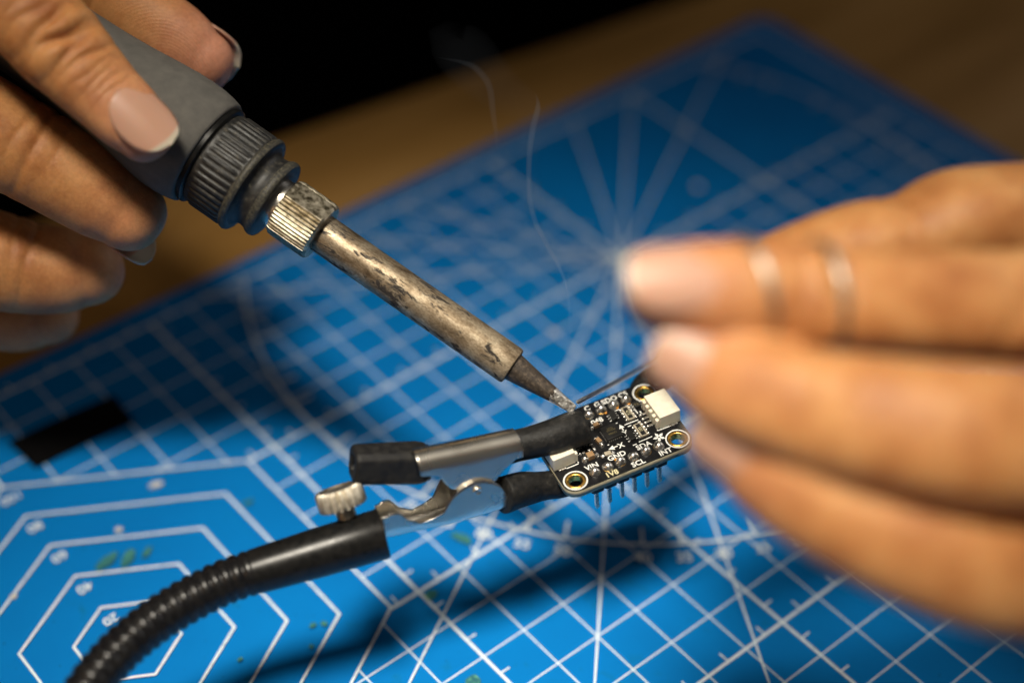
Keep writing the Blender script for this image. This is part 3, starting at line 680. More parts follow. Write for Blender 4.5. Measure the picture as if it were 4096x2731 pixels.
def shell(name, bot, top, half, mat, th=0.45, inv=False, nx=70, arc=None):
    """bent sheet metal channel: bot = spine line, top = free edge, as lists of (x, y) mm"""
    x0, x1 = bot[0][0], bot[-1][0]; v, f = [], []; nt_ = 22
    for i in range(nx):
        x = x0 + (x1 - x0) * i / (nx - 1); yb = lin(bot, x); yt = lin(top, x); hw = lin(half, x)
        sg = -1 if inv else 1; h = max((yt - yb) * sg, 0.3); rb = min(lin(arc, x) if arc else hw, h * 0.98, hw)
        prof = []
        for k in range(7): prof.append((-hw, h + (rb - h) * k / 7))
        for k in range(9):
            a = math.pi + math.pi * k / 8; ca = math.cos(a); prof.append((ca * rb + math.copysign(hw - rb, ca) * (abs(ca) > 1e-6), rb + rb * math.sin(a)))
        for k in range(7): prof.append((hw, rb + (h - rb) * (k + 1) / 7))
        nt_ = len(prof)
        for zz, yy in prof: v.append((x, yb + yy * sg, zz))
    for i in range(nx - 1):
        for k in range(nt_ - 1):
            a = i * nt_ + k; f.append((a, a + 1, a + nt_ + 1, a + nt_))
    o = obj(name, S(v), f, mat, arm)
    s_ = o.modifiers.new('solid', 'SOLIDIFY'); s_.thickness = th * MM; s_.offset = 0
    b = o.modifiers.new('bevel', 'BEVEL'); b.width = 0.0001; b.segments = 2; b.limit_method = 'ANGLE'; b.angle_limit = math.radians(50)
    return o
lo_bot = sorted([cl(690, 1128), cl(720, 1120), cl(900, 1072), cl(1100, 1012), cl(1300, 948), cl(1500, 885), cl(1640, 840)])
lo_top = sorted([cl(690, 930), cl(720, 905), cl(780, 895), cl(860, 955), cl(960, 975), cl(1060, 930), cl(1135, 880), cl(1155, 840), cl(1185, 775), cl(1230, 715), cl(1290, 665), cl(1360, 632), cl(1430, 620), cl(1500, 632), cl(1560, 660), cl(1600, 700), cl(1620, 745), cl(1640, 760)])
xl = lambda zx, zy: cl(zx, zy)[0]
shell('lower_lever', lo_bot, lo_top, [(lo_bot[0][0], 2.0), (xl(800, 1050), 2.3), (xl(1000, 1000), 2.3), (xl(1250, 900), 3.0), (lo_bot[-1][0], 3.0)], M['nickel'], arc=[(lo_bot[0][0], 2.4), (xl(900, 1050), 2.0), (xl(1150, 950), 1.1), (lo_bot[-1][0], 1.0)])
up_bot = sorted([cl(900, 425, 0.8), cl(1000, 402, 0.8), cl(1300, 340, 0.8), cl(1500, 297, 0.8), cl(1700, 255, 0.8)])
up_top = sorted([cl(900, 600), cl(1010, 603), cl(1105, 605), cl(1140, 655), cl(1190, 700), cl(1260, 720), cl(1330, 730), cl(1450, 720), cl(1540, 640), cl(1600, 560), cl(1700, 470)])
shell('upper_lever', up_bot, up_top, [(up_bot[0][0], 2.5), (up_bot[-1][0], 2.55)], M['nickel'], 0.4, True)
# rivet through both ears, and the spring on it
rx, ry = cl(1385, 702)
v, f = lathe([(0.0001, 3.75), (0.25, 3.55), (0.38, 3.6), (0.55, 3.75), (0.72, 3.7), (0.80, 3.45), (0.7, 3.0), (0.7, -3.0), (0.8, -3.5), (0.3, -3.7)], 32)
obj('rivet', S([(x + rx, y + ry, z) for x, y, z in v]), f, M['nickel'], arm)
sp_ = [(rx * MM + 1.5 * MM * math.cos(t), ry * MM + 1.5 * MM * math.sin(t), (-1.9 + 3.8 * t / (2 * math.pi * 4)) * MM, 0.0003) for t in np.linspace(0, 2 * math.pi * 4, 70)]
v, f, _ = sweep(sp_, 8, 0.0005, (0, 0, 1)); obj('spring', v, f, M['nickel'], arm)
# rubber sleeve on the rear grip
def CW(u, v_, d): return at(u, v_, d)
ga, gb = CLi @ at(1408, 1857, 0.2870), CLi @ at(1712, 1848, 0.2912)
gz = (gb - ga).normalized(); GF = frame(ga, gz, Vector((0, 1, 0)))
gl = (gb - ga).length * 1000
def rsq(hx, hy, c, z): return [(hx - c, hy, z), (hx, hy - c, z), (hx, -hy + c, z), (hx - c, -hy, z), (-hx + c, -hy, z), (-hx, -hy + c, z), (-hx, hy - c, z), (-hx + c, hy, z)]
rings = [rsq(1.6, 1.5, 0.5, 2.2), rsq(1.6, 1.5, 0.5, 0.05), rsq(2.7, 2.6, 0.9, 0.0), rsq(3.05, 2.95, 1.0, 0.5), rsq(3.10, 3.0, 0.9, gl * .5), rsq(3.2, 3.0, 0.9, gl - 2.2), rsq(3.0, 2.9, 1.0, gl - 0.6), rsq(2.5, 2.5, 1.0, gl)]
v = [q for r in rings for q in r]; f = [(8 * j + i, 8 * j + (i + 1) % 8, 8 * j + 8 + (i + 1) % 8, 8 * j + 8 + i) for j in range(len(rings) - 1) for i in range(8)] + [tuple(range(8)), tuple(reversed(range(len(v) - 8, len(v))))]
o = obj('grip_sleeve', S(v), f, M['grip_rubber'], arm, smooth=True, mtx=GF, angle=30); bevel(o, 0.0004, 3, 25)
# heat shrink on the jaws
def wob(seed, amp):
    r_ = random.Random(seed); ph = [r_.random() * 6 for _ in range(8)]
    return lambda j, t, r: r * amp * (math.sin(j * 0.23 + ph[0] + 1.5 * math.sin(t + ph[1])) + 0.8 * math.sin(2 * t + j * 0.11 + ph[2]) + 0.5 * math.sin(3 * t - j * 0.4 + ph[3]))
def P4(p, r): return (p.x, p.y, p.z, r)
def bpx(u, v_, z): return on_plane(u, v_, BO + BZ * (z * MM), BZ)
us = [P4(at(1945, 1818, 0.2941), 0.00288), P4(at(1978, 1808, 0.2945), 0.00290), P4(at(2085, 1778, 0.2955), 0.00292), P4(bpx(2175, 1755, 4.6), 0.00305), P4(bpx(2253, 1733, 4.2), 0.00325), P4(bpx(2318, 1712, 3.6), 0.00320), P4(bpx(2336, 1706, 3.5), 0.00295)]
v, f, _ = sweep(us, 36, 0.0004, None, wob(1, 0.022)); o = obj('upper_jaw_sleeve', v, f, M['rubber'], arm, world=True); bevel(o, 0.0004, 3, 50)
ls = [P4(at(2010, 1975, 0.2940), 0.0034), P4(at(2025, 1972, 0.2944), 0.0034), P4(at(2090, 1957, 0.2962), 0.0031), P4(at(2170, 1945, 0.2980), 0.00255), P4(bw(-10.8, -2.2, -4.35), 0.0025), P4(bw(-6, -2.0, -4.2), 0.0024), P4(bw(-3.5, -1.8, -4.1), 0.0021)]
v, f, _ = sweep(ls, 36, 0.0004, None, wob(2, 0.045)); o = obj('lower_jaw_sleeve', v, f, M['rubber'], arm, world=True); bevel(o, 0.0004, 3, 50)
# socket tube
sa, sb = CLi @ at(1008, 2288, 0.2850), CLi @ at(1536, 2131, 0.2885)
SF = frame(sa, sb - sa, Vector((0, 1, 0))); sl = (sb - sa).length * 1000
v, f = lathe([(2.8, 0.0), (3.6, 0.0), (3.85, 0.25), (3.95, 2), (4.25, sl * .5), (4.42, sl - 0.5), (4.25, sl - 0.05), (2.3, sl), (2.2, sl - 3.0)], 72)
obj('socket_tube', S(v), f, M['socket'], arm, mtx=SF, angle=35)
# knurled thumb screw
kp = CLi @ at(1363, 1990, 0.2868); kb = CLi @ at(1392, 2078, 0.2872)
kd = (kp - kb).normalized(); KF = frame(kp, kd, Vector((1, 0, 0)))
scr = obj('thumb_screw', *[S(q) if i == 0 else q for i, q in enumerate(lathe([(1.2, -5.4), (1.2, -3.6), (1.75, -3.5), (1.75, -2.0), (2.2, -1.9), (3.8, -1.8), (4.25, -1.5), (4.25, 1.4), (3.95, 1.8), (3.3, 1.85), (2.9, 1.5), (1.0, 1.5)], 260,
          lambda t, z, r: -0.60 * (0.5 + 0.5 * math.cos(20 * t)) ** 1.6 if r > 3.85 else 0.0))], M['knob'], arm, mtx=KF, angle=40)
# gooseneck
gn = [(1016, 2286, .2852), (985, 2296, .2848), (900, 2326, .2838), (798, 2376, .2822), (700, 2430, .2805), (600, 2497, .2785), (505, 2575, .2765), (430, 2652, .2745), (365, 2733, .2725), (290, 2860, .270), (235, 3020, .268), (215, 3200, .268)]
pitch = 0.00195; st = 0.00020
def nrm(j, t, r): ph = (j * st / pitch) % 1.0; return 0.00055 * (abs(math.sin(math.pi * ph)) ** 0.6 - 0.75)
GP = [P4(at(*q), 0.00380) for q in gn]; ge = at(*gn[-1]); GP += [P4(ge + Vector((-0.003, -0.010, -0.010)), 0.00380), P4(Vector((ge.x - 0.004, ge.y - 0.018, 0.0012)), 0.00380)]
GS = catmull(GP, 0.0001); dd = np.r_[0, np.cumsum(np.linalg.norm(np.diff(GS[:, :3], axis=0), axis=1))]
ns = np.arange(0, dd[-1], st); GR = np.c_[[np.interp(ns, dd, GS[:, k]) for k in range(4)]].T
v, f = [], []; X = Vector((0, 0, 1)); nn_ = 40
for j, s in enumerate(GR):
    T = Vector(GR[min(j + 1, len(GR) - 1)][:3] - GR[max(j - 1, 0)][:3]).normalized(); Nn = (X - T * X.dot(T)).normalized(); B = T.cross(Nn); X = Nn
    rr = s[3] + nrm(j, 0, 0)
    for i in range(nn_):
        t = 2 * math.pi * i / nn_; v.append(Vector(s[:3]) + (Nn * math.cos(t) + B * math.sin(t)) * rr)
for j in range(len(GR) - 1):
    for i in range(nn_):
        a, b = j * nn_ + i, j * nn_ + (i + 1) % nn_; f.append((a, b, b + nn_, a + nn_))
obj('gooseneck', v, f, M['neck'], arm, world=True)

# second arm: its clip reaches the board from behind the hand on the right
arm2 = empty('helping_hand_arm', 'second clip arm at the far right corner of the board, mostly hidden by the hand', 'clamp arm', Matrix.Translation(at(3400, 1480, .315)))
a2 = [P4(bw(9.8, 8.6, -3.2), .0022), P4(bw(12.5, 10.0, -3.2), .0027), P4(bw(17, 12.0, -3.4), .0029), P4(bw(27, 15, -3.4), .0028), P4(bw(33, 16.5, -3), .0028)]
v, f, _ = sweep(a2, 30, .0005, None, wob(4, .03)); obj('lower_jaw_sleeve', v, f, M['rubber'], arm2, world=True)
a3 = [P4(bw(11.6, 5.2, 3.9), .0016), P4(bw(14, 6.6, 4.0), .0022), P4(bw(20, 10.5, 3.2), .0026), P4(bw(28, 14.5, 2.4), .0028), P4(bw(33, 16.4, 2.2), .0028)]
v, f, _ = sweep(a3, 30, .0005, None, wob(5, .03)); obj('upper_jaw_sleeve', v, f, M['rubber'], arm2, world=True)
v, f, _ = sweep([P4(bw(32, 16, -2.6), .0026), P4(bw(40, 18, -1.8), .0032), P4(bw(50, 19.5, -2.0), .0026), P4(bw(58, 20, -2.4), .0024)], 30, .0006); obj('clip_lever', v, f, M['nickel'], arm2, world=True)
v, f, _ = sweep([P4(bw(56, 19.9, -2.4), .0042), P4(bw(80, 20.5, -3.5), .0040)], 40, .001); obj('socket_tube', v, f, M['socket'], arm2, world=True)
v, f, _ = sweep([P4(bw(79, 20.5, -3.5), .0034), P4(bw(100, 20, -8), .0034), P4(bw(130, 10, -30), .0034), P4(bw(140, 5, -48), .0034)], 32, .0005, None, lambda j, t, r: 0.0003 * math.sin(j * 1.6)); obj('gooseneck', v, f, M['neck'], arm2, world=True)

# ------------------------------------------------------------------ solder wire
wp = [P4(at(2313, 1607, 0.2968), .00038), P4(at(2400, 1562, 0.2915), .00040), P4(at(2500, 1508, 0.2850), .00040), P4(at(2620, 1440, 0.2765), .00040), P4(at(2750, 1360, 0.264), .00040), P4(at(2900, 1290, 0.252), .00040)]
v, f, _ = sweep(wp, 14, .0006, None, None, True, 1.0, False, True)
o = obj('solder_wire', v, f, M['wire']); o['label'] = 'thin grey solder wire running from the ringed hand to the iron tip'; o['category'] = 'wire'

# ------------------------------------------------------------------ smoke
def vol(name, dens, col):
    m = bpy.data.materials.new(name); m.use_nodes = True; nt = m.node_tree; nt.nodes.clear()
    out = nt.nodes.new('ShaderNodeOutputMaterial'); pv_ = nt.nodes.new('ShaderNodeVolumePrincipled'); pv_.inputs['Color'].default_value = (*col, 1)
    pv_.inputs['Density'].default_value = dens; pv_.inputs['Anisotropy'].default_value = 0.25; nt.links.new(pv_.outputs[0], out.inputs['Volume']); return m
M['smoke_core'] = vol('smoke_core', 150.0, (0.72, 0.84, 1.0)); M['smoke_thin'] = vol('smoke_thin', 60.0, (0.72, 0.84, 1.0)); M['smoke_veil'] = vol('smoke_veil', 2.2, (0.75, 0.85, 1.0))
smk = empty('smoke_wisp', 'thin bluish smoke wisp curling up above the iron tip against the dark background', 'smoke', Matrix.Translation(at(2290, 1600, .297))); smk['kind'] = 'stuff'
core = [(2282, 1400, .297, .02), (2272, 1180, .2965, .12), (2240, 1075, .2962, .20), (2191, 986, .296, .26), (2145, 898, .296, .28), (2122, 814, .296, .28), (2115, 715, .296, .28), (2119, 600, .296, .30), (2134, 504, .296, .34), (2151, 436, .296, .30), (2150, 400, .296, .14), (2138, 370, .296, .02)]
v, f, _ = sweep([P4(at(a, b, c), r * MM) for a, b, c, r in [(a, b, c, 1.8 * r) for a, b, c, r in core]], 12, .0008); obj('smoke_strand', v, f, M['smoke_core'], smk, world=True)
core2 = [(1990, 640, .296, .02), (1985, 540, .296, .18), (1973, 459, .296, .32), (1956, 344, .296, .36), (1904, 275, .296, .34), (1850, 250, .296, .22), (1790, 238, .296, .10), (1740, 228, .296, .02)]
v, f, _ = sweep([P4(at(a, b, c), r * MM) for a, b, c, r in [(a, b, c, 1.8 * r) for a, b, c, r in core2]], 12, .0008); obj('smoke_strand', v, f, M['smoke_thin'], smk, world=True)
veil = [(2150, 900, .297, .05), (2130, 600, .297, 1.6), (2120, 440, .297, 3.0), (2000, 350, .297, 4.2), (1860, 220, .297, 5.0), (1780, 140, .297, 3.0), (1850, 95, .297, .05)]
v, f, _ = sweep([P4(at(a, b, c), r * MM) for a, b, c, r in veil], 20, .0015, None, wob(9, .12)); obj('smoke_veil', v, f, M['smoke_veil'], smk, world=True)

# ------------------------------------------------------------------ hands
def img(rx, uy, tow): return (CAM_X * rx + CAM_Y * uy - CAM_F * tow).normalized()
def finger(pts, Nd, n=36, step=0.0006, tip=True, pad=0.12):
    """pts: (u, v, d, half width mm, half height mm) from the root to the tip"""
    P = [(*at(u, v, d), a * MM, b * MM) for u, v, d, a, b in pts]; S_ = catmull(P, step)
    if tip:
        e = S_[-1]; T = e[:3] - S_[-3][:3]; T /= np.linalg.norm(T); ex = []
        for k in range(1, 11):
            a = k / 10 * math.pi / 2; L = (e[3] + e[4]) * 0.5
            ex.append(np.r_[e[:3] + T * L * math.sin(a), np.maximum(e[3:] * math.cos(a) ** 0.85, 1e-6)])
        S_ = np.vstack([S_, ex])
    v, f, fr = [], [], []
    for j, s in enumerate(S_):
        T = Vector(S_[min(j + 1, len(S_) - 1)][:3] - S_[max(j - 1, 0)][:3]).normalized()
        Nn = (Nd - T * Nd.dot(T)).normalized(); B = T.cross(Nn); fr.append((T, Nn, B))
        for i in range(n):
            t = 2 * math.pi * i / n; c, q = math.cos(t), math.sin(t)
            v.append(Vector(s[:3]) + Nn * (c * s[4] * (1 - pad * max(0, c) ** 2)) + B * (q * s[3]))
    m_ = len(S_)
    for j in range(m_ - 1):
        for i in range(n):
            a, b = j * n + i, j * n + (i + 1) % n; f.append((a, b, b + n, a + n))
    f.append(tuple(reversed(range(n)))); f.append(tuple(range((m_ - 1) * n, m_ * n)))
    L = np.r_[0, np.cumsum(np.linalg.norm(np.diff(S_[:, :3], axis=0), axis=1))]; L = L[-1] - L
    return dict(v=v, f=f, S=S_, fr=fr, s=L * 1000, N=Nd)
def nail(parent, fg, s0, L, W, Rc, off=0.25, free=0.2, tilt=0.0, roll=0.0, curve=0.012, name='finger_nail'):
    """s0: mm from the finger tip to the nail middle"""
    k = int(np.argmin(abs(fg['s'] - s0))); T, Nn, B = fg['fr'][k]; c = Vector(fg['S'][k][:3]); rd = fg['S'][k][4] * 1000
    Rm = Matrix.Rotation(roll, 3, T); Nn = Rm @ Nn; B = Rm @ B
    Tm = Matrix.Rotation(tilt, 3, B); T = Tm @ T; Nn = Tm @ Nn
    v, f, at_ = [], [], []; nu, nv = 26, 17
    for i in range(nu):
        u = -1 + 2 * i / (nu - 1)
        wd = W / 2 * (1 - abs(u) ** (2.1 if u > 0 else 2.1)) ** 0.5
        for j in range(nv):
            q = -1 + 2 * j / (nv - 1); b = wd * q; ph = b / Rc
            p = c + (T * (u * L / 2) + B * (Rc * math.sin(ph)) + Nn * (rd + off + Rc * (math.cos(ph) - 1) - curve * (u * L / 2) ** 2)) * MM
            v.append(p); at_.append(0.5 + (u - (1 - 2 * free)) * 2.4 + 0.26 * q * q * (u > 0))
    for i in range(nu - 1):
        for j in range(nv - 1):
            a = i * nv + j; f.append((a, a + 1, a + nv + 1, a + nv))
    me = mesh(name, v, f, M['nail']); A = me.attributes.new('free_edge', 'FLOAT', 'POINT'); A.data.foreach_set('value', np.clip(at_, 0, 1).astype(np.float32))
    o = link(name, me, parent, None, True)
    s_ = o.modifiers.new('solid', 'SOLIDIFY'); s_.thickness = 0.00045; s_.offset = -1
    return o
def build_hand(root, F, extra, voxel, smooth_it, prints=None):
    mb = MB()
    for g in F: mb.add(g['v'], g['f'])
    for g in extra: mb.add(g['v'], g['f'])
    o = obj('hand_skin', mb.v, mb.f, M['skin'], root, world=True)
    r = o.modifiers.new('remesh', 'REMESH'); r.mode = 'VOXEL'; r.voxel_size = voxel; r.use_smooth_shade = True
    s_ = o.modifiers.new('smooth', 'SMOOTH'); s_.iterations = smooth_it; s_.factor = 0.5
    dg = bpy.context.evaluated_depsgraph_get(); dg.update()
    me = bpy.data.meshes.new_from_object(o.evaluated_get(dg)); o.modifiers.clear(); old = o.data; o.data = me; bpy.data.meshes.remove(old)
    me.materials.clear(); me.materials.append(M['skin'])
    nv = len(me.vertices); co = np.empty(nv * 3, np.float32); me.vertices.foreach_get('co', co); co = co.reshape(-1, 3).astype(np.float64)
    no = np.empty(nv * 3, np.float32); me.vertices.foreach_get('normal', no); no = no.reshape(-1, 3)
    best = np.full(nv, 1e9); disp = np.zeros(nv); blush = np.zeros(nv); ridge = np.zeros(nv); rmask = np.zeros(nv)
    for gi, g in enumerate(F):
        C_ = g['S'][::2, :3]; rad = (g['S'][::2, 3] + g['S'][::2, 4]) / 2; sl_ = g['s'][::2]
        Nn = np.array([x[1] for x in g['fr']])[::2]; Bn = np.array([x[2] for x in g['fr']])[::2]
        idx = np.empty(nv, int); dmin = np.empty(nv)
        for a in range(0, nv, 20000):
            D = np.sqrt(((co[a:a + 20000, None, :] - C_[None]) ** 2).sum(2)) - rad[None]; k = D.argmin(1); idx[a:a + 20000] = k; dmin[a:a + 20000] = D[np.arange(len(k)), k]
        mine = dmin < best; best = np.where(mine, dmin, best)
        rel = co - C_[idx]; yN = (rel * Nn[idx]).sum(1); yB = (rel * Bn[idx]).sum(1); th = np.arctan2(yB, yN); s_mm = sl_[idx] - 0.0
        # finer position along the finger
        Tn = np.array([x[0] for x in g['fr']])[::2]; s_mm = s_mm - (rel * Tn[idx]).sum(1) * 1000
        dsp = np.zeros(nv)
        for (s0, dep, hw, side, slant, spread) in g.get('creases', []):
            tc = th if side > 0 else np.angle(np.exp(1j * (th - math.pi)))
            j = 0.55 * np.sin(tc * 2.3 + s0) * hw + 0.25 * np.sin(tc * 5.1 + 2 * s0) * hw
            x = (s_mm - s0 - slant * tc * 3 - j) / hw
            dsp += -dep * np.exp(-x * x) * np.exp(-(tc / spread) ** 2)
        bl = np.exp(-(np.maximum(s_mm - 2, 0) / 11.0) ** 2) * g.get('blush', 0.7)
        disp = np.where(mine, dsp, disp); blush = np.where(mine, bl, blush)
        if g.get('print'):
            w0, b0 = g['print']; tc = np.angle(np.exp(1j * (th - math.pi)))
            x = (s_mm - w0); y = tc * 6.5 - b0; rr = np.sqrt((x * 0.8) ** 2 + y ** 2)
            ph = rr * 2 * math.pi / 0.55; mk = np.exp(-(np.maximum(np.abs(tc) - 0.9, 0) / 0.3) ** 2) * (s_mm < 22)
            ridge = np.where(mine, ph, ridge); rmask = np.where(mine, mk, rmask)
    co += no * disp[:, None] * MM
    me.vertices.foreach_set('co', co.astype(np.float32).ravel())
    for nm, arr in (('blush', blush), ('ridge', ridge), ('ridge_mask', rmask)):
        A = me.attributes.new(nm, 'FLOAT', 'POINT'); A.data.foreach_set('value', arr.astype(np.float32))
    me.polygons.foreach_set('use_smooth', [True] * len(me.polygons)); me.update()
    return o

# hand on the iron
h1 = empty('hand', 'bare hand gripping the grey soldering iron handle at the upper left', 'hand', Matrix.Translation(at(-300, 300, .30)))
idx = finger([(-900, -640, .292, 10, 10), (-420, -400, .2850, 9.0, 9.0), (-150, -190, .2835, 8.8, 8.6), (20, -35, .2835, 8.3, 7.8), (130, 75, .2838, 8.1, 7.6), (235, 180, .2842, 8.15, 7.9), (330, 282, .2846, 7.3, 6.8), (430, 385, .2850, 6.5, 6.0), (520, 472, .2853, 6.1, 5.5), (578, 530, .2857, 5.2, 4.6)], img(0.28, 0.20, 0.94))
idx['creases'] = [(14.2, .22, .5, 1, .06, .8), (15.9, .28, .55, 1, -.05, .9), (17.5, .22, .5, 1, .06, .9), (19.6, .6, .7, 1, .10, 1.0), (22.0, .9, .85, 1, -.08, 1.0), (24.6, 1.7, 1.2, 1, .22, 0.9), (27.8, 1.1, 1.0, 1, .10, 1.0), (30.8, .45, .8, 1, .05, 1.0), (33.5, .30, .7, 1, -.1, .9), (36.5, .25, .7, 1, .1, .9), (40, .2, .8, 1, 0, .9), (12.8, .15, .35, 1, 0, 1.3)]
thb = finger([(-500, -700, .318, 12, 12), (-120, -420, .318, 10.5, 10), (180, -220, .316, 9.2, 8.5), (360, -75, .3145, 8.4, 7.4), (490, 30, .3130, 8.2, 6.9), (600, 108, .3122, 8.3, 6.7), (700, 178, .3117, 8.2, 6.5), (765, 218, .3115, 7.4, 6.0), (812, 246, .3115, 6.0, 5.2)], img(0.30, 0.46, -0.84))
thb['creases'] = [(26, .5, .8, -1, 0, 1.2), (28, .3, .7, -1, .1, 1.2)]; thb['print'] = (9.0, 0.5); thb['blush'] = 0.95
mid = finger([(-900, 40, .296, 11, 11), (-420, 330, .2965, 10, 10), (-200, 440, .2975, 9.6, 9.6), (-70, 508, .2985, 9.5, 9.5), (50, 578, .2998, 9.3, 9.3), (190, 652, .3015, 9.1, 9.0), (325, 728, .3028, 8.9, 8.7), (430, 796, .3038, 8.3, 8.0), (508, 850, .3045, 7.2, 6.8)], img(0.38, -0.76, -0.50))
mid['creases'] = [(26.0, .50, .8, -1, .15, 1.9), (30.0, .22, .7, -1, -.1, 1.6), (22.5, .12, .6, -1, .1, 1.6)]; mid['blush'] = 0.35
rng = finger([(-900, 560, .312, 11, 11), (-420, 850, .3125, 9.6, 9.6), (-170, 985, .3140, 9.2, 9.4), (0, 1050, .3155, 9.3, 9.5), (140, 1078, .3170, 8.9, 9.0), (270, 1086, .3180, 8.2, 8.3), (345, 1082, .3186, 7.0, 7.2)], img(0.05, -0.80, -0.55))
rng['creases'] = [(17.5, .35, .8, -1, .1, 1.8), (21.5, .2, .7, -1, -.1, 1.6)]; rng['blush'] = 0.25
pnk = finger([(-900, 880, .326, 9, 9), (-400, 1130, .3265, 8.2, 8.2), (-120, 1225, .3275, 7.8, 8.0), (40, 1258, .3290, 7.5, 7.7), (130, 1262, .3300, 7.1, 7.2), (185, 1260, .3305, 6.2, 6.3)], img(0.05, -0.80, -0.55)); pnk['blush'] = 0.2
palm = [finger([(-880, -620, .292, 11, 11), (-1300, -850, .300, 15, 14), (-1900, -1150, .315, 20, 17)], img(0, .3, .9), tip=False),
        finger([(-880, 60, .296, 12, 11), (-1300, -350, .302, 20, 15), (-1900, -950, .315, 24, 18), (-2500, -1450, .33, 24, 19)], img(0, .3, .9), tip=False),
        finger([(-880, 570, .312, 12, 11), (-1250, 150, .312, 18, 14), (-1900, -750, .32, 22, 18)], img(0, .3, .9), tip=False),
        finger([(-880, 880, .326, 10, 10), (-1250, 450, .322, 16, 13), (-1900, -600, .325, 18, 16)], img(0, .3, .9), tip=False),
        finger([(-480, -690, .318, 13, 12), (-1000, -900, .315, 18, 15), (-1900, -1100, .32, 20, 17)], img(0, .3, .9), tip=False)]
build_hand(h1, [idx, thb, mid, rng, pnk], palm, 0.00042, 5)
nail(h1, idx, 6.2, 12.6, 11.2, 7.0, 0.30, 0.10, 0.0, -0.12, 0.011)
nail(h1, thb, 7.4, 14.5, 14.6, 7.9, 0.10, 0.10, 0.0, 0.0, 0.012)
nail(h1, mid, 4.4, 12.5, 11.0, 7.0, 0.5, 0.26, 0.0, 0.0, 0.006)

# hand with the rings feeding the wire
h2 = empty('hand', 'blurred bare hand with two silver rings feeding solder wire at the right', 'hand', Matrix.Translation(at(4300, 1500, .235)))
Nt = img(-0.25, 0.22, 0.94)
ix2 = finger([(5000, 1420, .252, 10.5, 10.5), (4600, 1300, .244, 9.4, 9.4), (4250, 1235, .238, 8.6, 8.4), (3950, 1225, .233, 8.0, 7.6), (3600, 1215, .2285, 7.5, 7.0), (3300, 1190, .2255, 7.3, 6.7), (3050, 1165, .2240, 7.0, 6.4), (2820, 1158, .2230, 6.6, 5.9), (2670, 1158, .2230, 6.1, 5.3)], Nt)
ix2['creases'] = [(23, .6, 1.0, 1, .1, 1.1), (26, .5, 1.0, 1, -.1, 1.1), (29, .4, .9, 1, .1, 1.1), (52, .6, 1.4, 1, .1, 1.1), (56, .6, 1.4, 1, -.1, 1.1)]; ix2['blush'] = .5
md2 = finger([(5000, 1850, .246, 10.5, 10.5), (4600, 1810, .232, 10.6, 10.4), (4250, 1785, .2210, 10.4, 10.1), (3900, 1755, .2145, 9.8, 9.3), (3550, 1702, .2150, 8.9, 8.5), (3250, 1637, .2180, 8.1, 7.7), (3000, 1566, .2210, 7.2, 6.8), (2868, 1500, .2235, 6.5, 5.9), (2795, 1460, .2245, 5.6, 5.0)], img(-0.62, 0.18, 0.76)); md2['blush'] = .35
md2['creases'] = [(22, .5, 1.0, 1, .1, 1.1), (25, .5, 1.0, 1, -.1, 1.1)]
rg2 = finger([(5000, 2200, .250, 10, 10), (4600, 2295, .237, 9.4, 9.2), (4250, 2318, .2265, 9.0, 8.6), (3950, 2275, .2200, 8.7, 8.2), (3650, 2175, .2185, 8.1, 7.6), (3370, 2050, .2198, 7.5, 7.0), (3160, 1930, .2218, 7.0, 6.4), (3030, 1830, .2240, 6.3, 5.6), (2958, 1772, .2252, 5.5, 4.9)], img(-0.66, 0.10, 0.74)); rg2['blush'] = .4
tb2 = finger([(5000, 1050, .275, 14, 13), (4550, 930, .268, 12, 11.5), (4200, 880, .264, 10.8, 10.2), (3960, 880, .2610, 10.3, 9.6), (3820, 895, .2595, 10.0, 9.2), (3640, 965, .2585, 8.8, 8.4), (3450, 1000, .2575, 8.7, 8.2), (3250, 1062, .2565, 8.2, 7.8), (3050, 1140, .2555, 7.6, 7.0), (2900, 1190, .2550, 6.4, 6.0)], img(-0.1, 0.9, 0.3)); tb2['blush'] = .3
tb2['creases'] = [(34, .4, 1.0, 1, .1, 1.1), (37, .4, 1.0, 1, .1, 1.1)]
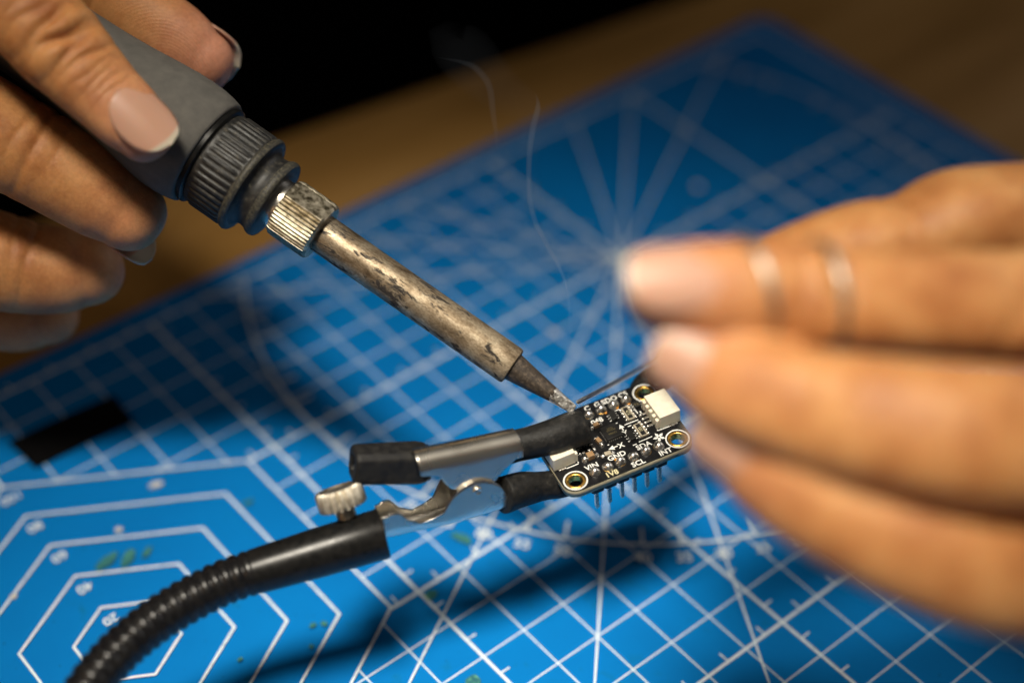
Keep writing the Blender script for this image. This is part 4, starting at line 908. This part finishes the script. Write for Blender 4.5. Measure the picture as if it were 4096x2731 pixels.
palm2 = [finger([(4950, 1420, .252, 11, 11), (5500, 1550, .27, 14, 13), (6300, 1600, .30, 18, 16)], img(0, .3, .9), tip=False),
         finger([(4950, 1850, .246, 11, 11), (5500, 1800, .268, 15, 13), (6300, 1750, .30, 22, 17), (7200, 1750, .33, 24, 19)], img(0, .3, .9), tip=False),
         finger([(4900, 2215, .2455, 10.2, 10), (5500, 2080, .27, 15, 13), (6300, 1900, .30, 20, 16)], img(0, .3, .9), tip=False),
         finger([(4950, 1050, .275, 14, 13), (5500, 1250, .285, 17, 15), (6300, 1550, .305, 20, 17)], img(0, .3, .9), tip=False)]
pk2 = finger([(5500, 2250, .275, 12, 11), (5000, 2400, .262, 9.5, 9), (4600, 2390, .2530, 8.4, 8.2), (4250, 2345, .2480, 7.6, 7.3), (3950, 2285, .2460, 7.0, 6.6), (3720, 2215, .2455, 6.2, 5.8)], img(-0.5, 0.1, 0.85))
build_hand(h2, [ix2, md2, rg2, tb2, pk2], palm2, 0.0006, 5)
nail(h2, ix2, 6.0, 13.0, 11.0, 6.8, 0.45, 0.08, 0.06, 0.10, 0.010)
nail(h2, md2, 4.8, 11.0, 10.6, 6.6, 0.5, 0.06, 0.12, 0.0, 0.010)
nail(h2, rg2, 5.4, 12.0, 10.8, 6.4, 0.5, 0.06, 0.08, -0.1, 0.010)
# two thin rings on the forefinger
for (u, v_, d, rr, lab, sl_) in ((3005, 1168, .2240, 7.15, 'thin silver ring nearer the nail on the blurred forefinger', .30), (3285, 1192, .2256, 7.45, 'thin silver ring farther from the nail on the blurred forefinger', .16)):
    c = at(u, v_, d); T = (at(u + 100, v_ + 8, d + .0010) - at(u - 100, v_ - 8, d - .0010)).normalized(); T = (T + CAM_Y * sl_).normalized()
    RF = frame(c, T, -CAM_F)
    v, f = lathe([(rr - .25, -0.55), (rr + .16, -0.52), (rr + .30, -0.25), (rr + .32, 0), (rr + .30, 0.25), (rr + .16, 0.52), (rr - .25, 0.55), (rr - .3, 0), (rr - .25, -0.55)], 64, None, False, False)
    v = [(x * 0.955, y * 1.04, z) for x, y, z in v]
    o = obj('finger_ring', S(v), f, M['silver'], None, mtx=RF, angle=40); o['label'] = lab; o['category'] = 'ring'; o['group'] = 'rings on the forefinger'
